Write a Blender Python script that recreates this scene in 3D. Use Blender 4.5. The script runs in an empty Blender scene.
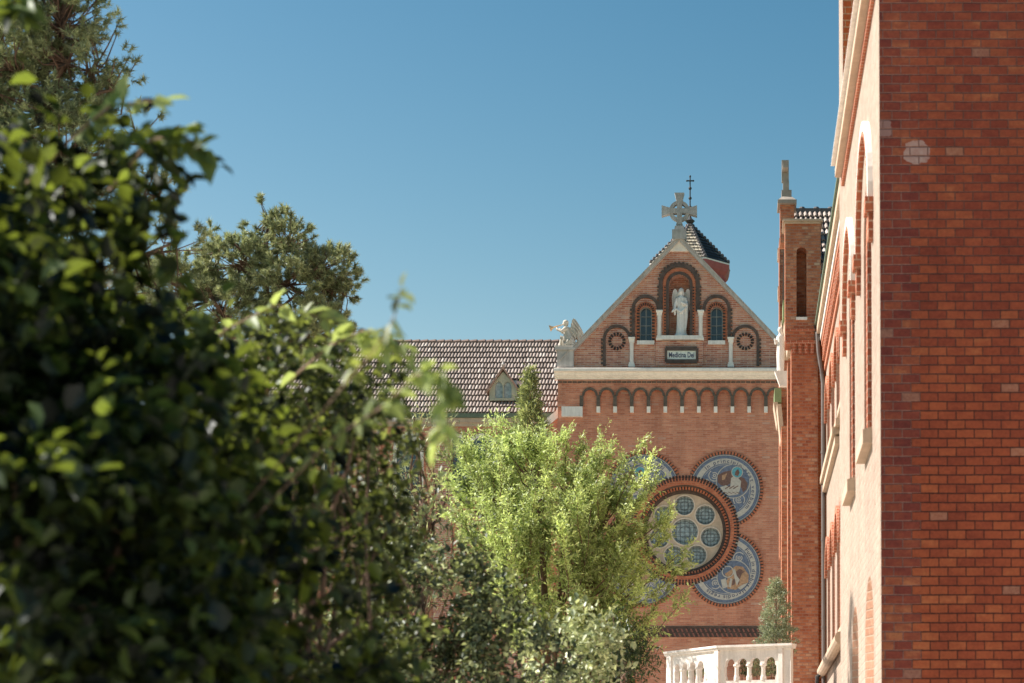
import bpy, bmesh, math, random
import numpy as np
from mathutils import Vector, Matrix, noise
from mathutils.geometry import tessellate_polygon
R = math.radians
PI = math.pi
scene = bpy.context.scene
COL = scene.collection

# ---------------------------------------------------------------- camera
F = 2000.0                       # focal length in pixels of the 1024 px wide frame
PX0 = 740.0                      # principal point of the shifted lens
HOR = 820.0                      # image row of the horizon
PITCH = R(3.0)
CY = HOR - F * math.tan(PITCH)
EYE = 1.6
cam_d = bpy.data.cameras.new("camera")
cam = bpy.data.objects.new("camera", cam_d); COL.objects.link(cam)
cam.location = (0, 0, EYE); cam.rotation_euler = (R(90) + PITCH, 0, 0)
cam_d.sensor_width = 36; cam_d.lens = F / 1024 * 36
cam_d.shift_x = -(PX0 - 512) / 1024
cam_d.shift_y = (CY - 341.5) / 1024
cam_d.clip_start = 0.1; cam_d.clip_end = 6000
cam_d.dof.use_dof = True; cam_d.dof.focus_distance = 75
cam_d.dof.aperture_fstop = cam_d.lens / 16.5
scene.camera = cam

# ---------------------------------------------------------------- light
SUN_EL = R(43); SUN_AZ = R(7)    # azimuth: left (-X), turned this much away from the camera
sd = Vector((-math.cos(SUN_EL) * math.cos(SUN_AZ), math.cos(SUN_EL) * math.sin(SUN_AZ), math.sin(SUN_EL)))
w = bpy.data.worlds.new("World"); scene.world = w; w.use_nodes = True
wn = w.node_tree; bg = wn.nodes['Background']
sky = wn.nodes.new('ShaderNodeTexSky'); sky.sky_type = 'NISHITA'; sky.sun_disc = False
sky.sun_elevation = SUN_EL; sky.sun_rotation = math.atan2(sd.x, sd.y)
sky.air_density = 1.3; sky.dust_density = 0.3; sky.ozone_density = 1.5; sky.altitude = 200
# grade of the sky colour: clear deep blue overhead, paler towards the horizon
hs = wn.nodes.new('ShaderNodeSeparateColor'); hc = wn.nodes.new('ShaderNodeCombineColor'); wn.links.new(sky.outputs[0], hs.inputs[0])
for ci, (pw, kk, cap) in enumerate(((2.6, 0.127, 3.2), (1.75, 0.256, 4.8), (1.55, 0.2575, 6.0))):
    a_ = wn.nodes.new('ShaderNodeMath'); a_.operation = 'POWER'; a_.inputs[1].default_value = pw
    b_ = wn.nodes.new('ShaderNodeMath'); b_.operation = 'MULTIPLY'; b_.inputs[1].default_value = kk
    c_ = wn.nodes.new('ShaderNodeMath'); c_.operation = 'MINIMUM'; c_.inputs[1].default_value = cap
    wn.links.new(hs.outputs[ci], a_.inputs[0]); wn.links.new(a_.outputs[0], b_.inputs[0]); wn.links.new(b_.outputs[0], c_.inputs[0]); wn.links.new(c_.outputs[0], hc.inputs[ci])
wn.links.new(hc.outputs[0], bg.inputs[0]); bg.inputs[1].default_value = 0.08
sl = bpy.data.lights.new("sun", 'SUN'); sl.energy = 5.0; sl.angle = R(0.5); sl.color = (1.0, 0.915, 0.83)
so = bpy.data.objects.new("sun", sl); COL.objects.link(so)
so.rotation_euler = sd.to_track_quat('Z', 'Y').to_euler(); so.location = (-30, 10, 60)
vs = scene.view_settings
vs.view_transform = 'Standard'; vs.look = 'None'; vs.gamma = 1; vs.use_curve_mapping = False
vs.exposure = 1.13
scene.render.engine = 'CYCLES'

# ---------------------------------------------------------------- helpers
def at(px, py, Y):
    u = (px - PX0) / F; v = (CY - py) / F
    d = (u, math.cos(PITCH) - v * math.sin(PITCH), math.sin(PITCH) + v * math.cos(PITCH))
    k = Y / d[1]
    return Vector((d[0] * k, Y, EYE + d[2] * k))

ORG = {}
def thing(name, label, cat, loc=(0, 0, 0), group=None):
    o = bpy.data.objects.new(name, None); COL.objects.link(o); o.location = loc
    o.empty_display_size = 0.3
    o['label'] = label; o['category'] = cat
    if group: o['group'] = group
    ORG[o.name] = Vector(loc)
    return o
def tag(o, label, cat, group=None, kind=None):
    if kind: o['kind'] = kind
    if label: o['label'] = label
    if cat: o['category'] = cat
    if group: o['group'] = group
    return o

class MB:
    """collects faces of one mesh part, in world metres"""
    def __init__(s): s.v = []; s.f = []; s.m = []; s.mi = 0; s.tint = {}
    def face(s, idx): s.f.append(tuple(idx)); s.m.append(s.mi)
    def add(s, vs, fs):
        b = len(s.v); s.v.extend([tuple(p) for p in vs])
        for f in fs: s.face([b + i for i in f])
    def box(s, x0, x1, y0, y1, z0, z1):
        if x0 > x1: x0, x1 = x1, x0
        if y0 > y1: y0, y1 = y1, y0
        if z0 > z1: z0, z1 = z1, z0
        s.add([(x0,y0,z0),(x1,y0,z0),(x1,y1,z0),(x0,y1,z0),(x0,y0,z1),(x1,y0,z1),(x1,y1,z1),(x0,y1,z1)],
              [(0,3,2,1),(4,5,6,7),(0,1,5,4),(1,2,6,5),(2,3,7,6),(3,0,4,7)])
    def hull8(s, a, b):     # two quads -> hexahedron
        s.add(list(a) + list(b), [(0,1,2,3),(7,6,5,4),(0,4,5,1),(1,5,6,2),(2,6,7,3),(3,7,4,0)])
    def prism(s, outer, holes, d0, d1, axis='y', back=True):
        """2-D outline (a, z) extruded along y (axis 'y', a = x) or x (axis 'x', a = y)"""
        loops = [outer] + list(holes)
        pts = [p for l in loops for p in l]
        tris = tessellate_polygon([[Vector((p[0], p[1], 0)) for p in l] for l in loops])
        mk = (lambda p, d: (p[0], d, p[1])) if axis == 'y' else (lambda p, d: (d, p[0], p[1]))
        b = len(s.v); n = len(pts)
        s.v.extend([mk(p, d0) for p in pts]); s.v.extend([mk(p, d1) for p in pts])
        for t in tris:
            s.face([b + i for i in t])
            if back: s.face([b + n + i for i in reversed(t)])
        k = 0
        for l in loops:
            m = len(l)
            for i in range(m):
                j = (i + 1) % m
                s.face([b + k + i, b + k + j, b + n + k + j, b + n + k + i])
            k += m
    def tube(s, pts, rad, n=8, cap=True):
        pts = [Vector(p) for p in pts]
        if not isinstance(rad, (list, tuple)): rad = [rad] * len(pts)
        b = len(s.v); up = Vector((0.13, 0.21, 0.97))
        for i, p in enumerate(pts):
            t = (pts[min(i + 1, len(pts) - 1)] - pts[max(i - 1, 0)]).normalized()
            a = t.cross(up)
            if a.length < 1e-3: a = t.cross(Vector((1, 0, 0)))
            a.normalize(); c = t.cross(a)
            for k in range(n):
                q = p + (a * math.cos(2 * PI * k / n) + c * math.sin(2 * PI * k / n)) * rad[i]
                s.v.append(tuple(q))
        for i in range(len(pts) - 1):
            for k in range(n):
                s.face([b + i*n + k, b + i*n + (k+1) % n, b + (i+1)*n + (k+1) % n, b + (i+1)*n + k])
        if cap:
            s.face([b + k for k in reversed(range(n))]); s.face([b + (len(pts)-1)*n + k for k in range(n)])
    def lathe(s, cx, cy, prof, n=16, rot=0, sx=1, sy=1):
        b = len(s.v)
        for r, z in prof:
            for k in range(n):
                a = rot + 2 * PI * k / n
                s.v.append((cx + r * sx * math.cos(a), cy + r * sy * math.sin(a), z))
        for i in range(len(prof) - 1):
            for k in range(n):
                s.face([b + i*n + k, b + i*n + (k+1) % n, b + (i+1)*n + (k+1) % n, b + (i+1)*n + k])
        s.face([b + k for k in reversed(range(n))]); s.face([b + (len(prof)-1)*n + k for k in range(n)])
    def ell(s, c, r, nu=14, nv=9, rotm=None):
        vs = []; c = Vector(c)
        for j in range(nv + 1):
            th = PI * j / nv
            for i in range(nu):
                ph = 2 * PI * i / nu
                p = Vector((r[0]*math.sin(th)*math.cos(ph), r[1]*math.sin(th)*math.sin(ph), r[2]*math.cos(th)))
                if rotm: p = rotm @ p
                vs.append(tuple(c + p))
        fs = []
        for j in range(nv):
            for i in range(nu):
                fs.append((j*nu+i, (j+1)*nu+i, (j+1)*nu+(i+1) % nu, j*nu+(i+1) % nu))
        s.add(vs, fs)
    def build(s, name, mats, parent=None, label=None, smooth=False, recalc=True):
        org = ORG.get(parent.name, Vector((0,0,0))) if parent else Vector((0,0,0))
        me = bpy.data.meshes.new(name)
        me.from_pydata([(v[0]-org.x, v[1]-org.y, v[2]-org.z) for v in s.v], [], s.f)
        if not isinstance(mats, (list, tuple)): mats = [mats]
        for m in mats: me.materials.append(m)
        if len(mats) > 1: me.polygons.foreach_set('material_index', s.m)
        if recalc:
            bm = bmesh.new(); bm.from_mesh(me)
            bmesh.ops.recalc_face_normals(bm, faces=bm.faces); bm.to_mesh(me); bm.free()
        if smooth: me.polygons.foreach_set('use_smooth', [True] * len(me.polygons))
        o = bpy.data.objects.new(name, me); COL.objects.link(o)
        if parent: o.parent = parent
        ORG[o.name] = org
        if label: o['label'] = label
        me.update()
        return o

def sphere_dir(rng):
    while True:
        v = Vector((rng.uniform(-1,1), rng.uniform(-1,1), rng.uniform(-1,1)))
        if 0.05 < v.length < 1: return v.normalized()

# ---------------------------------------------------------------- materials
def new_mat(name):
    m = bpy.data.materials.new(name); m.use_nodes = True
    nt = m.node_tree; p = nt.nodes['Principled BSDF']
    return m, nt, p
def N(nt, t, **kw):
    n = nt.nodes.new(t)
    for k, v in kw.items(): setattr(n, k, v)
    return n
def M(nt, op, a, b=None, c=None):
    n = nt.nodes.new('ShaderNodeMath'); n.operation = op
    for i, x in enumerate((a, b, c)):
        if x is None: continue
        if isinstance(x, (int, float)): n.inputs[i].default_value = x
        else: nt.links.new(x, n.inputs[i])
    return n.outputs[0]
def mixc(nt, fac, a, b, mode='MIX'):
    n = nt.nodes.new('ShaderNodeMix'); n.data_type = 'RGBA'; n.blend_type = mode
    for i, x in ((0, fac), (6, a), (7, b)):
        if isinstance(x, (int, float)): n.inputs[i].default_value = x
        elif isinstance(x, (tuple, list)): n.inputs[i].default_value = (*x[:3], 1)
        else: nt.links.new(x, n.inputs[i])
    return n.outputs[2]
def ramp(nt, fac, stops, const=False):
    n = nt.nodes.new('ShaderNodeValToRGB'); nt.links.new(fac, n.inputs[0])
    cr = n.color_ramp
    if const: cr.interpolation = 'CONSTANT'
    while len(cr.elements) < len(stops): cr.elements.new(0.5)
    for e, (p, c) in zip(cr.elements, stops): e.position = p; e.color = (*c, 1) if len(c) == 3 else c
    return n.outputs[0]
def noise_t(nt, vec, scale, detail=3, rough=0.55):
    n = nt.nodes.new('ShaderNodeTexNoise'); n.inputs['Scale'].default_value = scale
    n.inputs['Detail'].default_value = detail; n.inputs['Roughness'].default_value = rough
    if vec is not None: nt.links.new(vec, n.inputs['Vector'])
    return n.outputs[0]

def brick(name, cols, mortar, mw=0.010, bw=0.15, ch=0.077, mort_amt=1.0, stain=0.35, bump=0.5, pale=0.012,
          pale_col=(0.45, 0.38, 0.33), extra=None, alt=None):
    """red brick laid in courses; every brick gets its own tone"""
    m, nt, p = new_mat(name)
    geo = N(nt, 'ShaderNodeNewGeometry')
    sp = N(nt, 'ShaderNodeSeparateXYZ'); nt.links.new(geo.outputs['Position'], sp.inputs[0])
    sn = N(nt, 'ShaderNodeSeparateXYZ'); nt.links.new(geo.outputs['True Normal'], sn.inputs[0])
    isx = M(nt, 'GREATER_THAN', M(nt, 'ABSOLUTE', sn.outputs[0]), 0.6)
    isz = M(nt, 'GREATER_THAN', M(nt, 'ABSOLUTE', sn.outputs[2]), 0.8)
    u = M(nt, 'ADD', M(nt, 'MULTIPLY', sp.outputs[0], M(nt, 'SUBTRACT', 1, isx)), M(nt, 'MULTIPLY', sp.outputs[1], isx))
    vv = M(nt, 'ADD', M(nt, 'MULTIPLY', sp.outputs[2], M(nt, 'SUBTRACT', 1, isz)), M(nt, 'MULTIPLY', sp.outputs[1], isz))
    # slightly wavy courses
    wob = M(nt, 'MULTIPLY', M(nt, 'SUBTRACT', noise_t(nt, geo.outputs['Position'], 1.7, 2), 0.5), 0.012)
    vv = M(nt, 'ADD', vv, wob)
    rv = M(nt, 'DIVIDE', vv, ch); row = M(nt, 'FLOOR', rv)
    off = M(nt, 'MULTIPLY', M(nt, 'FLOORED_MODULO', row, 2), 0.5)
    ru = M(nt, 'ADD', M(nt, 'DIVIDE', u, bw), M(nt, 'ADD', off, M(nt, 'MULTIPLY', wob, 3.0)))
    colm = M(nt, 'FLOOR', ru)
    cv = N(nt, 'ShaderNodeCombineXYZ'); nt.links.new(colm, cv.inputs[0]); nt.links.new(row, cv.inputs[1])
    wn_ = N(nt, 'ShaderNodeTexWhiteNoise', noise_dimensions='2D'); nt.links.new(cv.outputs[0], wn_.inputs[0])
    fu = M(nt, 'FRACT', ru); fv = M(nt, 'FRACT', rv)
    du = M(nt, 'MULTIPLY', M(nt, 'MINIMUM', fu, M(nt, 'SUBTRACT', 1, fu)), bw * 1.35)
    dv = M(nt, 'MULTIPLY', M(nt, 'MINIMUM', fv, M(nt, 'SUBTRACT', 1, fv)), ch)
    dd = M(nt, 'MINIMUM', du, dv)
    chip = noise_t(nt, geo.outputs['Position'], 38, 4, 0.65)
    dd = M(nt, 'ADD', dd, M(nt, 'MULTIPLY', M(nt, 'SUBTRACT', chip, 0.52), mw * 0.9))
    mr = N(nt, 'ShaderNodeMapRange'); mr.inputs[1].default_value = mw * 0.25; mr.inputs[2].default_value = mw * 0.75
    nt.links.new(dd, mr.inputs[0]); isb = mr.outputs[0]      # 1 on the brick, 0 in the joint
    n = len(cols)
    rnd = wn_.outputs[0]
    big = noise_t(nt, geo.outputs['Position'], 0.55, 3)
    smv = N(nt, 'ShaderNodeVectorMath', operation='MULTIPLY'); nt.links.new(geo.outputs['Position'], smv.inputs[0]); smv.inputs[1].default_value = (7, 7, 16)
    smear = M(nt, 'MULTIPLY', M(nt, 'SUBTRACT', noise_t(nt, smv.outputs[0], 1.0, 4, 0.65), 0.5), 0.9)
    key = M(nt, 'ADD', M(nt, 'ADD', M(nt, 'MULTIPLY', rnd, 0.58), M(nt, 'ADD', smear, 0.07)), M(nt, 'MULTIPLY', M(nt, 'SUBTRACT', big, 0.30), 0.7))
    c = ramp(nt, key, [(i / (n - 1), col) for i, col in enumerate(cols)])
    mcol = mortar
    if alt:         # a second batch of brick in part of the wall
        cols2, mort2, x_edge, z_lo, z_hi = alt
        c2 = ramp(nt, key, [(i / (len(cols2) - 1), col) for i, col in enumerate(cols2)])
        mx_ = M(nt, 'GREATER_THAN', M(nt, 'ADD', M(nt, 'DIVIDE', colm, 1.0), M(nt, 'MULTIPLY', off, -1.0)), x_edge)
        mz_ = N(nt, 'ShaderNodeMapRange'); nt.links.new(M(nt, 'ADD', sp.outputs[2], M(nt, 'MULTIPLY', M(nt, 'SUBTRACT', big, 0.5), 3.5)), mz_.inputs[0])
        mz_.inputs[1].default_value = z_hi; mz_.inputs[2].default_value = z_lo; mz_.inputs[3].default_value = 0.3; mz_.inputs[4].default_value = 1.0
        mk_ = M(nt, 'MULTIPLY', mx_, mz_.outputs[0]); c = mixc(nt, mk_, c, c2); mcol = mixc(nt, mk_, mortar, mort2)
    # fine grain on the brick face
    g = noise_t(nt, geo.outputs['Position'], 45, 4)
    c = mixc(nt, 0.35, c, ramp(nt, g, [(0.3, (0.55, 0.55, 0.55)), (0.7, (1.35, 1.3, 1.25))]), 'MULTIPLY')
    # pale replaced / salt-stained bricks
    sepc = N(nt, 'ShaderNodeSeparateColor'); nt.links.new(wn_.outputs[1], sepc.inputs[0])
    pm = M(nt, 'LESS_THAN', sepc.outputs[1], pale)
    c = mixc(nt, M(nt, 'MULTIPLY', pm, M(nt, 'MULTIPLY', g, 0.8)), c, pale_col)
    if extra: c = extra(nt, geo, sp, c, isb)
    mc = mixc(nt, 0.6, mcol, ramp(nt, g, [(0.3, (0.6, 0.6, 0.6)), (0.7, (1.3, 1.3, 1.3))]), 'MULTIPLY')
    c = mixc(nt, isb if mort_amt >= 1 else M(nt, 'MAXIMUM', isb, 1 - mort_amt), mc, c)
    # weather streaks
    sv = N(nt, 'ShaderNodeVectorMath', operation='MULTIPLY'); nt.links.new(geo.outputs['Position'], sv.inputs[0]); sv.inputs[1].default_value = (1.3, 1.3, 0.28)
    st = noise_t(nt, sv.outputs[0], 1.0, 4, 0.6)
    c = mixc(nt, stain, c, ramp(nt, st, [(0.36, (0.55, 0.5, 0.5)), (0.56, (1.08, 1.06, 1.05))]), 'MULTIPLY')
    nt.links.new(c, p.inputs['Base Color'])
    p.inputs['Roughness'].default_value = 0.85; p.inputs['Specular IOR Level'].default_value = 0.25
    bp = N(nt, 'ShaderNodeBump'); bp.inputs['Strength'].default_value = bump; bp.inputs['Distance'].default_value = 0.008
    h = M(nt, 'ADD', isb, M(nt, 'ADD', M(nt, 'MULTIPLY', g, 0.5), M(nt, 'MULTIPLY', rnd, 0.35)))
    nt.links.new(h, bp.inputs['Height']); nt.links.new(bp.outputs[0], p.inputs['Normal'])
    return m

def plain(name, col, rough=0.7, var=0.2, scale=6, bump=0.15, spec=0.3, metal=0.0, streak=0.0, speck=None):
    m, nt, p = new_mat(name)
    geo = N(nt, 'ShaderNodeNewGeometry')
    g = noise_t(nt, geo.outputs['Position'], scale, 5, 0.6)
    c = ramp(nt, g, [(0.3, tuple(x * (1 - var) for x in col)), (0.7, tuple(min(1, x * (1 + var)) for x in col))])
    g2 = noise_t(nt, geo.outputs['Position'], scale * 9, 3)
    c = mixc(nt, 0.5 * var + 0.1, c, ramp(nt, g2, [(0.3, (0.6, 0.6, 0.6)), (0.7, (1.2, 1.2, 1.2))]), 'MULTIPLY')
    if streak:
        sv = N(nt, 'ShaderNodeVectorMath', operation='MULTIPLY'); nt.links.new(geo.outputs['Position'], sv.inputs[0]); sv.inputs[1].default_value = (9, 9, 0.9)
        s_ = noise_t(nt, sv.outputs[0], 1.0, 4, 0.65)
        c = mixc(nt, streak, c, ramp(nt, s_, [(0.38, (0.35, 0.33, 0.3)), (0.58, (1, 1, 1))]), 'MULTIPLY')
    nt.links.new(c, p.inputs['Base Color'])
    p.inputs['Roughness'].default_value = rough; p.inputs['Metallic'].default_value = metal
    p.inputs['Specular IOR Level'].default_value = spec
    if bump:
        bp = N(nt, 'ShaderNodeBump'); bp.inputs['Strength'].default_value = bump; bp.inputs['Distance'].default_value = 0.02
        nt.links.new(g2, bp.inputs['Height']); nt.links.new(bp.outputs[0], p.inputs['Normal'])
    return m

def leaf_mat(name, dark, light, trans, tamt=0.45, gloss=0.12, rough=0.45, scale=2.0, midw=0.3, tlow=0.3):
    m = bpy.data.materials.new(name); m.use_nodes = True; nt = m.node_tree; nt.nodes.clear()
    out = N(nt, 'ShaderNodeOutputMaterial')
    at_ = N(nt, 'ShaderNodeAttribute'); at_.attribute_name = 'tint'
    c = ramp(nt, at_.outputs['Fac'], [(0.0, dark), (0.5, tuple(a_ * (1 - midw) + b_ * midw for a_, b_ in zip(dark, light))), (0.82, light), (1.0, tuple(min(1, x * 1.3) for x in light))])  # brightest few tints paint sun flecks and highlights onto the leaves
    geo = N(nt, 'ShaderNodeNewGeometry')
    c = mixc(nt, 0.3, c, ramp(nt, noise_t(nt, geo.outputs['Position'], scale, 2), [(0.35, (0.6, 0.65, 0.6)), (0.65, (1.3, 1.2, 1.1))]), 'MULTIPLY')
    d = N(nt, 'ShaderNodeBsdfDiffuse'); nt.links.new(c, d.inputs[0])
    t = N(nt, 'ShaderNodeBsdfTranslucent')
    tc = mixc(nt, at_.outputs['Fac'], tuple(x * tlow for x in trans), trans); nt.links.new(tc, t.inputs[0])
    g = N(nt, 'ShaderNodeBsdfGlossy'); g.inputs['Roughness'].default_value = rough; g.inputs[0].default_value = (0.85, 0.9, 0.9, 1)
    m1 = N(nt, 'ShaderNodeMixShader'); m1.inputs[0].default_value = tamt
    nt.links.new(d.outputs[0], m1.inputs[1]); nt.links.new(t.outputs[0], m1.inputs[2])
    m2 = N(nt, 'ShaderNodeMixShader'); m2.inputs[0].default_value = gloss
    nt.links.new(m1.outputs[0], m2.inputs[1]); nt.links.new(g.outputs[0], m2.inputs[2])
    nt.links.new(m2.outputs[0], out.inputs[0])
    return m

def near_wall_extra(nt, geo, sp, c, isb):
    # worn pale patch left on a handful of bricks, and two pale bricks at the corner
    def blob(px, py, rx, rz):
        q = at(px, py, 16.5)
        a = M(nt, 'DIVIDE', M(nt, 'SUBTRACT', sp.outputs[0], q.x), rx); b = M(nt, 'DIVIDE', M(nt, 'SUBTRACT', sp.outputs[2], q.z), rz)
        nn = M(nt, 'MULTIPLY', M(nt, 'SUBTRACT', noise_t(nt, geo.outputs['Position'], 11, 3), 0.5), 2.6)
        d = M(nt, 'ADD', M(nt, 'ADD', M(nt, 'POWER', M(nt, 'ABSOLUTE', a), 2.5), M(nt, 'POWER', M(nt, 'ABSOLUTE', b), 2.5)), nn)
        return M(nt, 'LESS_THAN', d, 1)
    c = mixc(nt, M(nt, 'MULTIPLY', blob(917, 152, 0.115, 0.10), M(nt, 'MULTIPLY', noise_t(nt, geo.outputs['Position'], 20, 4, 0.7), 1.5)), c, (0.43, 0.30, 0.27))
    c = mixc(nt, M(nt, 'MULTIPLY', blob(885, 128, 0.065, 0.075), 0.55), c, (0.38, 0.27, 0.25))
    return c

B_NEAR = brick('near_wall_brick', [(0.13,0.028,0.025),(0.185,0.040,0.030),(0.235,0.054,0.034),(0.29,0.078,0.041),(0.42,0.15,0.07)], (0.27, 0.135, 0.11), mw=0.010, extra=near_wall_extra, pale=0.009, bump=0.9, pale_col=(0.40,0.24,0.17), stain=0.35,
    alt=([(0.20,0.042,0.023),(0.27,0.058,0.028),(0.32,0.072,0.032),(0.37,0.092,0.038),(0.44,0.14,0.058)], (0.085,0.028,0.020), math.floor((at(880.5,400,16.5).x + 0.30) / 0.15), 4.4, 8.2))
B_SUNLIT = brick('sunlit_facade_brick', [(0.30,0.225,0.175),(0.35,0.265,0.21),(0.385,0.30,0.24),(0.42,0.335,0.27)], (0.44,0.36,0.29), mw=0.010, pale=0.0, stain=0.2, bump=0.8)  # red brick lightened to cream: strong sunlight put into its colour
B_PEACH = brick('niche_brick', [(0.30,0.15,0.09),(0.36,0.19,0.12),(0.40,0.23,0.15)], (0.42,0.31,0.23), mw=0.010, pale=0.0, stain=0.1)
B_JAMB = brick('jamb_brick', [(0.34,0.10,0.05),(0.42,0.13,0.07),(0.50,0.18,0.09)], (0.55,0.36,0.26), mw=0.014, pale=0.0)
B_GABLE = brick('church_brick', [(0.27,0.080,0.050),(0.44,0.155,0.095),(0.56,0.225,0.14),(0.62,0.32,0.21),(0.66,0.43,0.31)], (0.62,0.48,0.42), mw=0.020, bw=0.30, pale=0.03, pale_col=(0.6,0.5,0.42), stain=0.35)
B_GABLE_LOW = brick('church_brick_bounce_lit', [(0.40,0.14,0.085),(0.55,0.215,0.13),(0.62,0.27,0.165),(0.68,0.35,0.23)], (0.52,0.33,0.26), mw=0.012, bw=0.30, pale=0.01, pale_col=(0.58,0.46,0.38), stain=0.4)  # lower brick made lighter and warmer to carry light bounced off the ground
B_ORANGE = brick('orange_brick', [(0.38,0.10,0.055),(0.50,0.15,0.075),(0.56,0.20,0.10)], (0.5,0.3,0.2), mw=0.008, pale=0.0, stain=0.2)
B_PIER = brick('wing_brick', [(0.22,0.06,0.035),(0.36,0.11,0.055),(0.44,0.15,0.07),(0.50,0.22,0.12),(0.50,0.34,0.22)], (0.36,0.19,0.13), mw=0.020, bw=0.15, pale=0.03, pale_col=(0.6,0.5,0.36), stain=0.45)
B_TURRET = brick('turret_brick', [(0.50,0.10,0.03),(0.60,0.14,0.04),(0.66,0.22,0.08)], (0.62,0.36,0.2), mw=0.012, pale=0, stain=0.15)
DARKB = plain('dark_glazed_brick', (0.105, 0.072, 0.06), 0.6, 0.35, 5)
DARKT = plain('dark_tooth_brick', (0.045, 0.030, 0.028), 0.7, 0.3, 5)
STONE = plain('grey_stone', (0.88, 0.80, 0.72), 0.8, 0.08, 3, streak=0.10)
STONE_G = plain('weathered_stone', (0.50, 0.46, 0.43), 0.85, 0.15, 3, streak=0.25)
CORN = plain('cornice_stone', (0.50, 0.38, 0.28), 0.8, 0.1, 3, streak=0.12)
WHITE = plain('white_plaster', (0.80, 0.75, 0.70), 0.8, 0.07, 3, streak=0.22)
TAN = plain('tan_tracery_stone', (0.60, 0.46, 0.34), 0.8, 0.12, 4, streak=0.1)
STATUE = plain('statue_marble', (0.86, 0.80, 0.75), 0.7, 0.08, 3, streak=0.25)
STATUE_B = plain('statue_limestone', (0.62, 0.56, 0.48), 0.8, 0.15, 3, streak=0.45)
GOLD = plain('trumpet_brass', (0.72, 0.48, 0.26), 0.4, 0.1, 8, metal=0.4)
GREENC = plain('green_copper', (0.13, 0.17, 0.12), 0.7, 0.2, 5)
GREENS = plain('green_shutter_paint', (0.22, 0.28, 0.14), 0.7, 0.1, 5)
PIPE = plain('zinc_pipe', (0.17, 0.145, 0.135), 0.5, 0.1, 5, metal=0.2, bump=0)
IRON = plain('dark_iron', (0.06, 0.06, 0.06), 0.6, 0.2, 5, metal=0.3)
REDP = plain('red_painted_cornice', (0.44, 0.12, 0.11), 0.7, 0.15, 5)
DARKROOF = plain('dark_roof_tile', (0.10, 0.09, 0.09), 0.5, 0.4, 20)
GLAZ = plain('leaded_glass', (0.30, 0.36, 0.38), 0.25, 0.35, 7, bump=0.3, spec=0.6)
GLAZD = plain('dark_window_glass', (0.035, 0.06, 0.08), 0.15, 0.3, 3, bump=0.1, spec=0.7)
LEAD = plain('lead_came', (0.10, 0.11, 0.12), 0.6, 0.1, 3, bump=0)
MBLUE = plain('mosaic_blue', (0.15, 0.18, 0.25), 0.5, 0.3, 14)
MCREAM = plain('mosaic_cream', (0.52, 0.47, 0.41), 0.5, 0.12, 14)
MBROWN = plain('mosaic_brown', (0.18, 0.10, 0.08), 0.5, 0.3, 14)
MORANGE = plain('mosaic_ochre', (0.46, 0.27, 0.16), 0.5, 0.3, 14)
MTURQ = plain('mosaic_turquoise', (0.12, 0.36, 0.42), 0.5, 0.2, 14)
MDEEP = plain('mosaic_deep_blue', (0.11, 0.15, 0.22), 0.5, 0.2, 14)
MINK = plain('mosaic_lettering', (0.09, 0.10, 0.16), 0.5, 0.1, 14)
BARK = plain('bark', (0.16, 0.10, 0.07), 0.9, 0.35, 12, bump=0.6)
BARK_L = plain('light_bark', (0.34, 0.24, 0.17), 0.9, 0.3, 12, bump=0.6)
POT = plain('dark_pot', (0.07, 0.07, 0.075), 0.6, 0.2, 5)
TERRA = plain('terracotta', (0.40, 0.17, 0.09), 0.8, 0.2, 5)

def tint_mat(name, stops, rough=0.7, spec=0.3):
    m, nt, p = new_mat(name)
    a = N(nt, 'ShaderNodeAttribute'); a.attribute_name = 'tint'
    c = ramp(nt, a.outputs['Fac'], stops)
    geo = N(nt, 'ShaderNodeNewGeometry')
    c = mixc(nt, 0.4, c, ramp(nt, noise_t(nt, geo.outputs['Position'], 18, 4), [(0.3, (0.55, 0.55, 0.55)), (0.7, (1.25, 1.25, 1.25))]), 'MULTIPLY')
    nt.links.new(c, p.inputs['Base Color']); p.inputs['Roughness'].default_value = rough; p.inputs['Specular IOR Level'].default_value = spec
    return m
TILE = tint_mat('clay_roof_tile', [(0, (0.20, 0.16, 0.135)), (0.4, (0.29, 0.235, 0.20)), (0.75, (0.36, 0.295, 0.255)), (1, (0.47, 0.41, 0.36))])
TILEBED = plain('tile_shadow_bed', (0.12, 0.09, 0.08), 0.9, 0.2, 5)

# ---------------------------------------------------------------- setting
m, nt, p = new_mat('pale_gravel_court')
geo = N(nt, 'ShaderNodeNewGeometry')
gn = noise_t(nt, geo.outputs['Position'], 0.25, 5); gf = noise_t(nt, geo.outputs['Position'], 30, 4)
c = ramp(nt, gn, [(0.3, (0.50, 0.43, 0.35)), (0.7, (0.62, 0.54, 0.45))])
c = mixc(nt, 0.5, c, ramp(nt, gf, [(0.3, (0.7, 0.7, 0.7)), (0.7, (1.2, 1.2, 1.2))]), 'MULTIPLY')
nt.links.new(c, p.inputs['Base Color']); p.inputs['Roughness'].default_value = 0.95
GRAVEL = m
m, nt, p = new_mat('lawn')
geo = N(nt, 'ShaderNodeNewGeometry')
c = ramp(nt, noise_t(nt, geo.outputs['Position'], 3, 6), [(0.3, (0.04, 0.06, 0.02)), (0.7, (0.09, 0.12, 0.04))])
nt.links.new(c, p.inputs['Base Color']); p.inputs['Roughness'].default_value = 0.95
LAWN = m
mb = MB(); mb.add([(-3000,-3000,0),(3000,-3000,0),(3000,3000,0),(-3000,3000,0)], [(0,1,2,3)])
tag(mb.build('ground', LAWN), None, None, kind='structure')
mb = MB(); mb.add([(-16,2,0.004),(40,2,0.004),(40,79,0.004),(-16,79,0.004)], [(0,1,2,3)])
tag(mb.build('courtyard', GRAVEL), None, None, kind='structure')
mb = MB(); mb.add([(-40,-45,0.008),(40,-45,0.008),(40,1.5,0.008),(-40,1.5,0.008)], [(0,1,2,3)])
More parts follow.
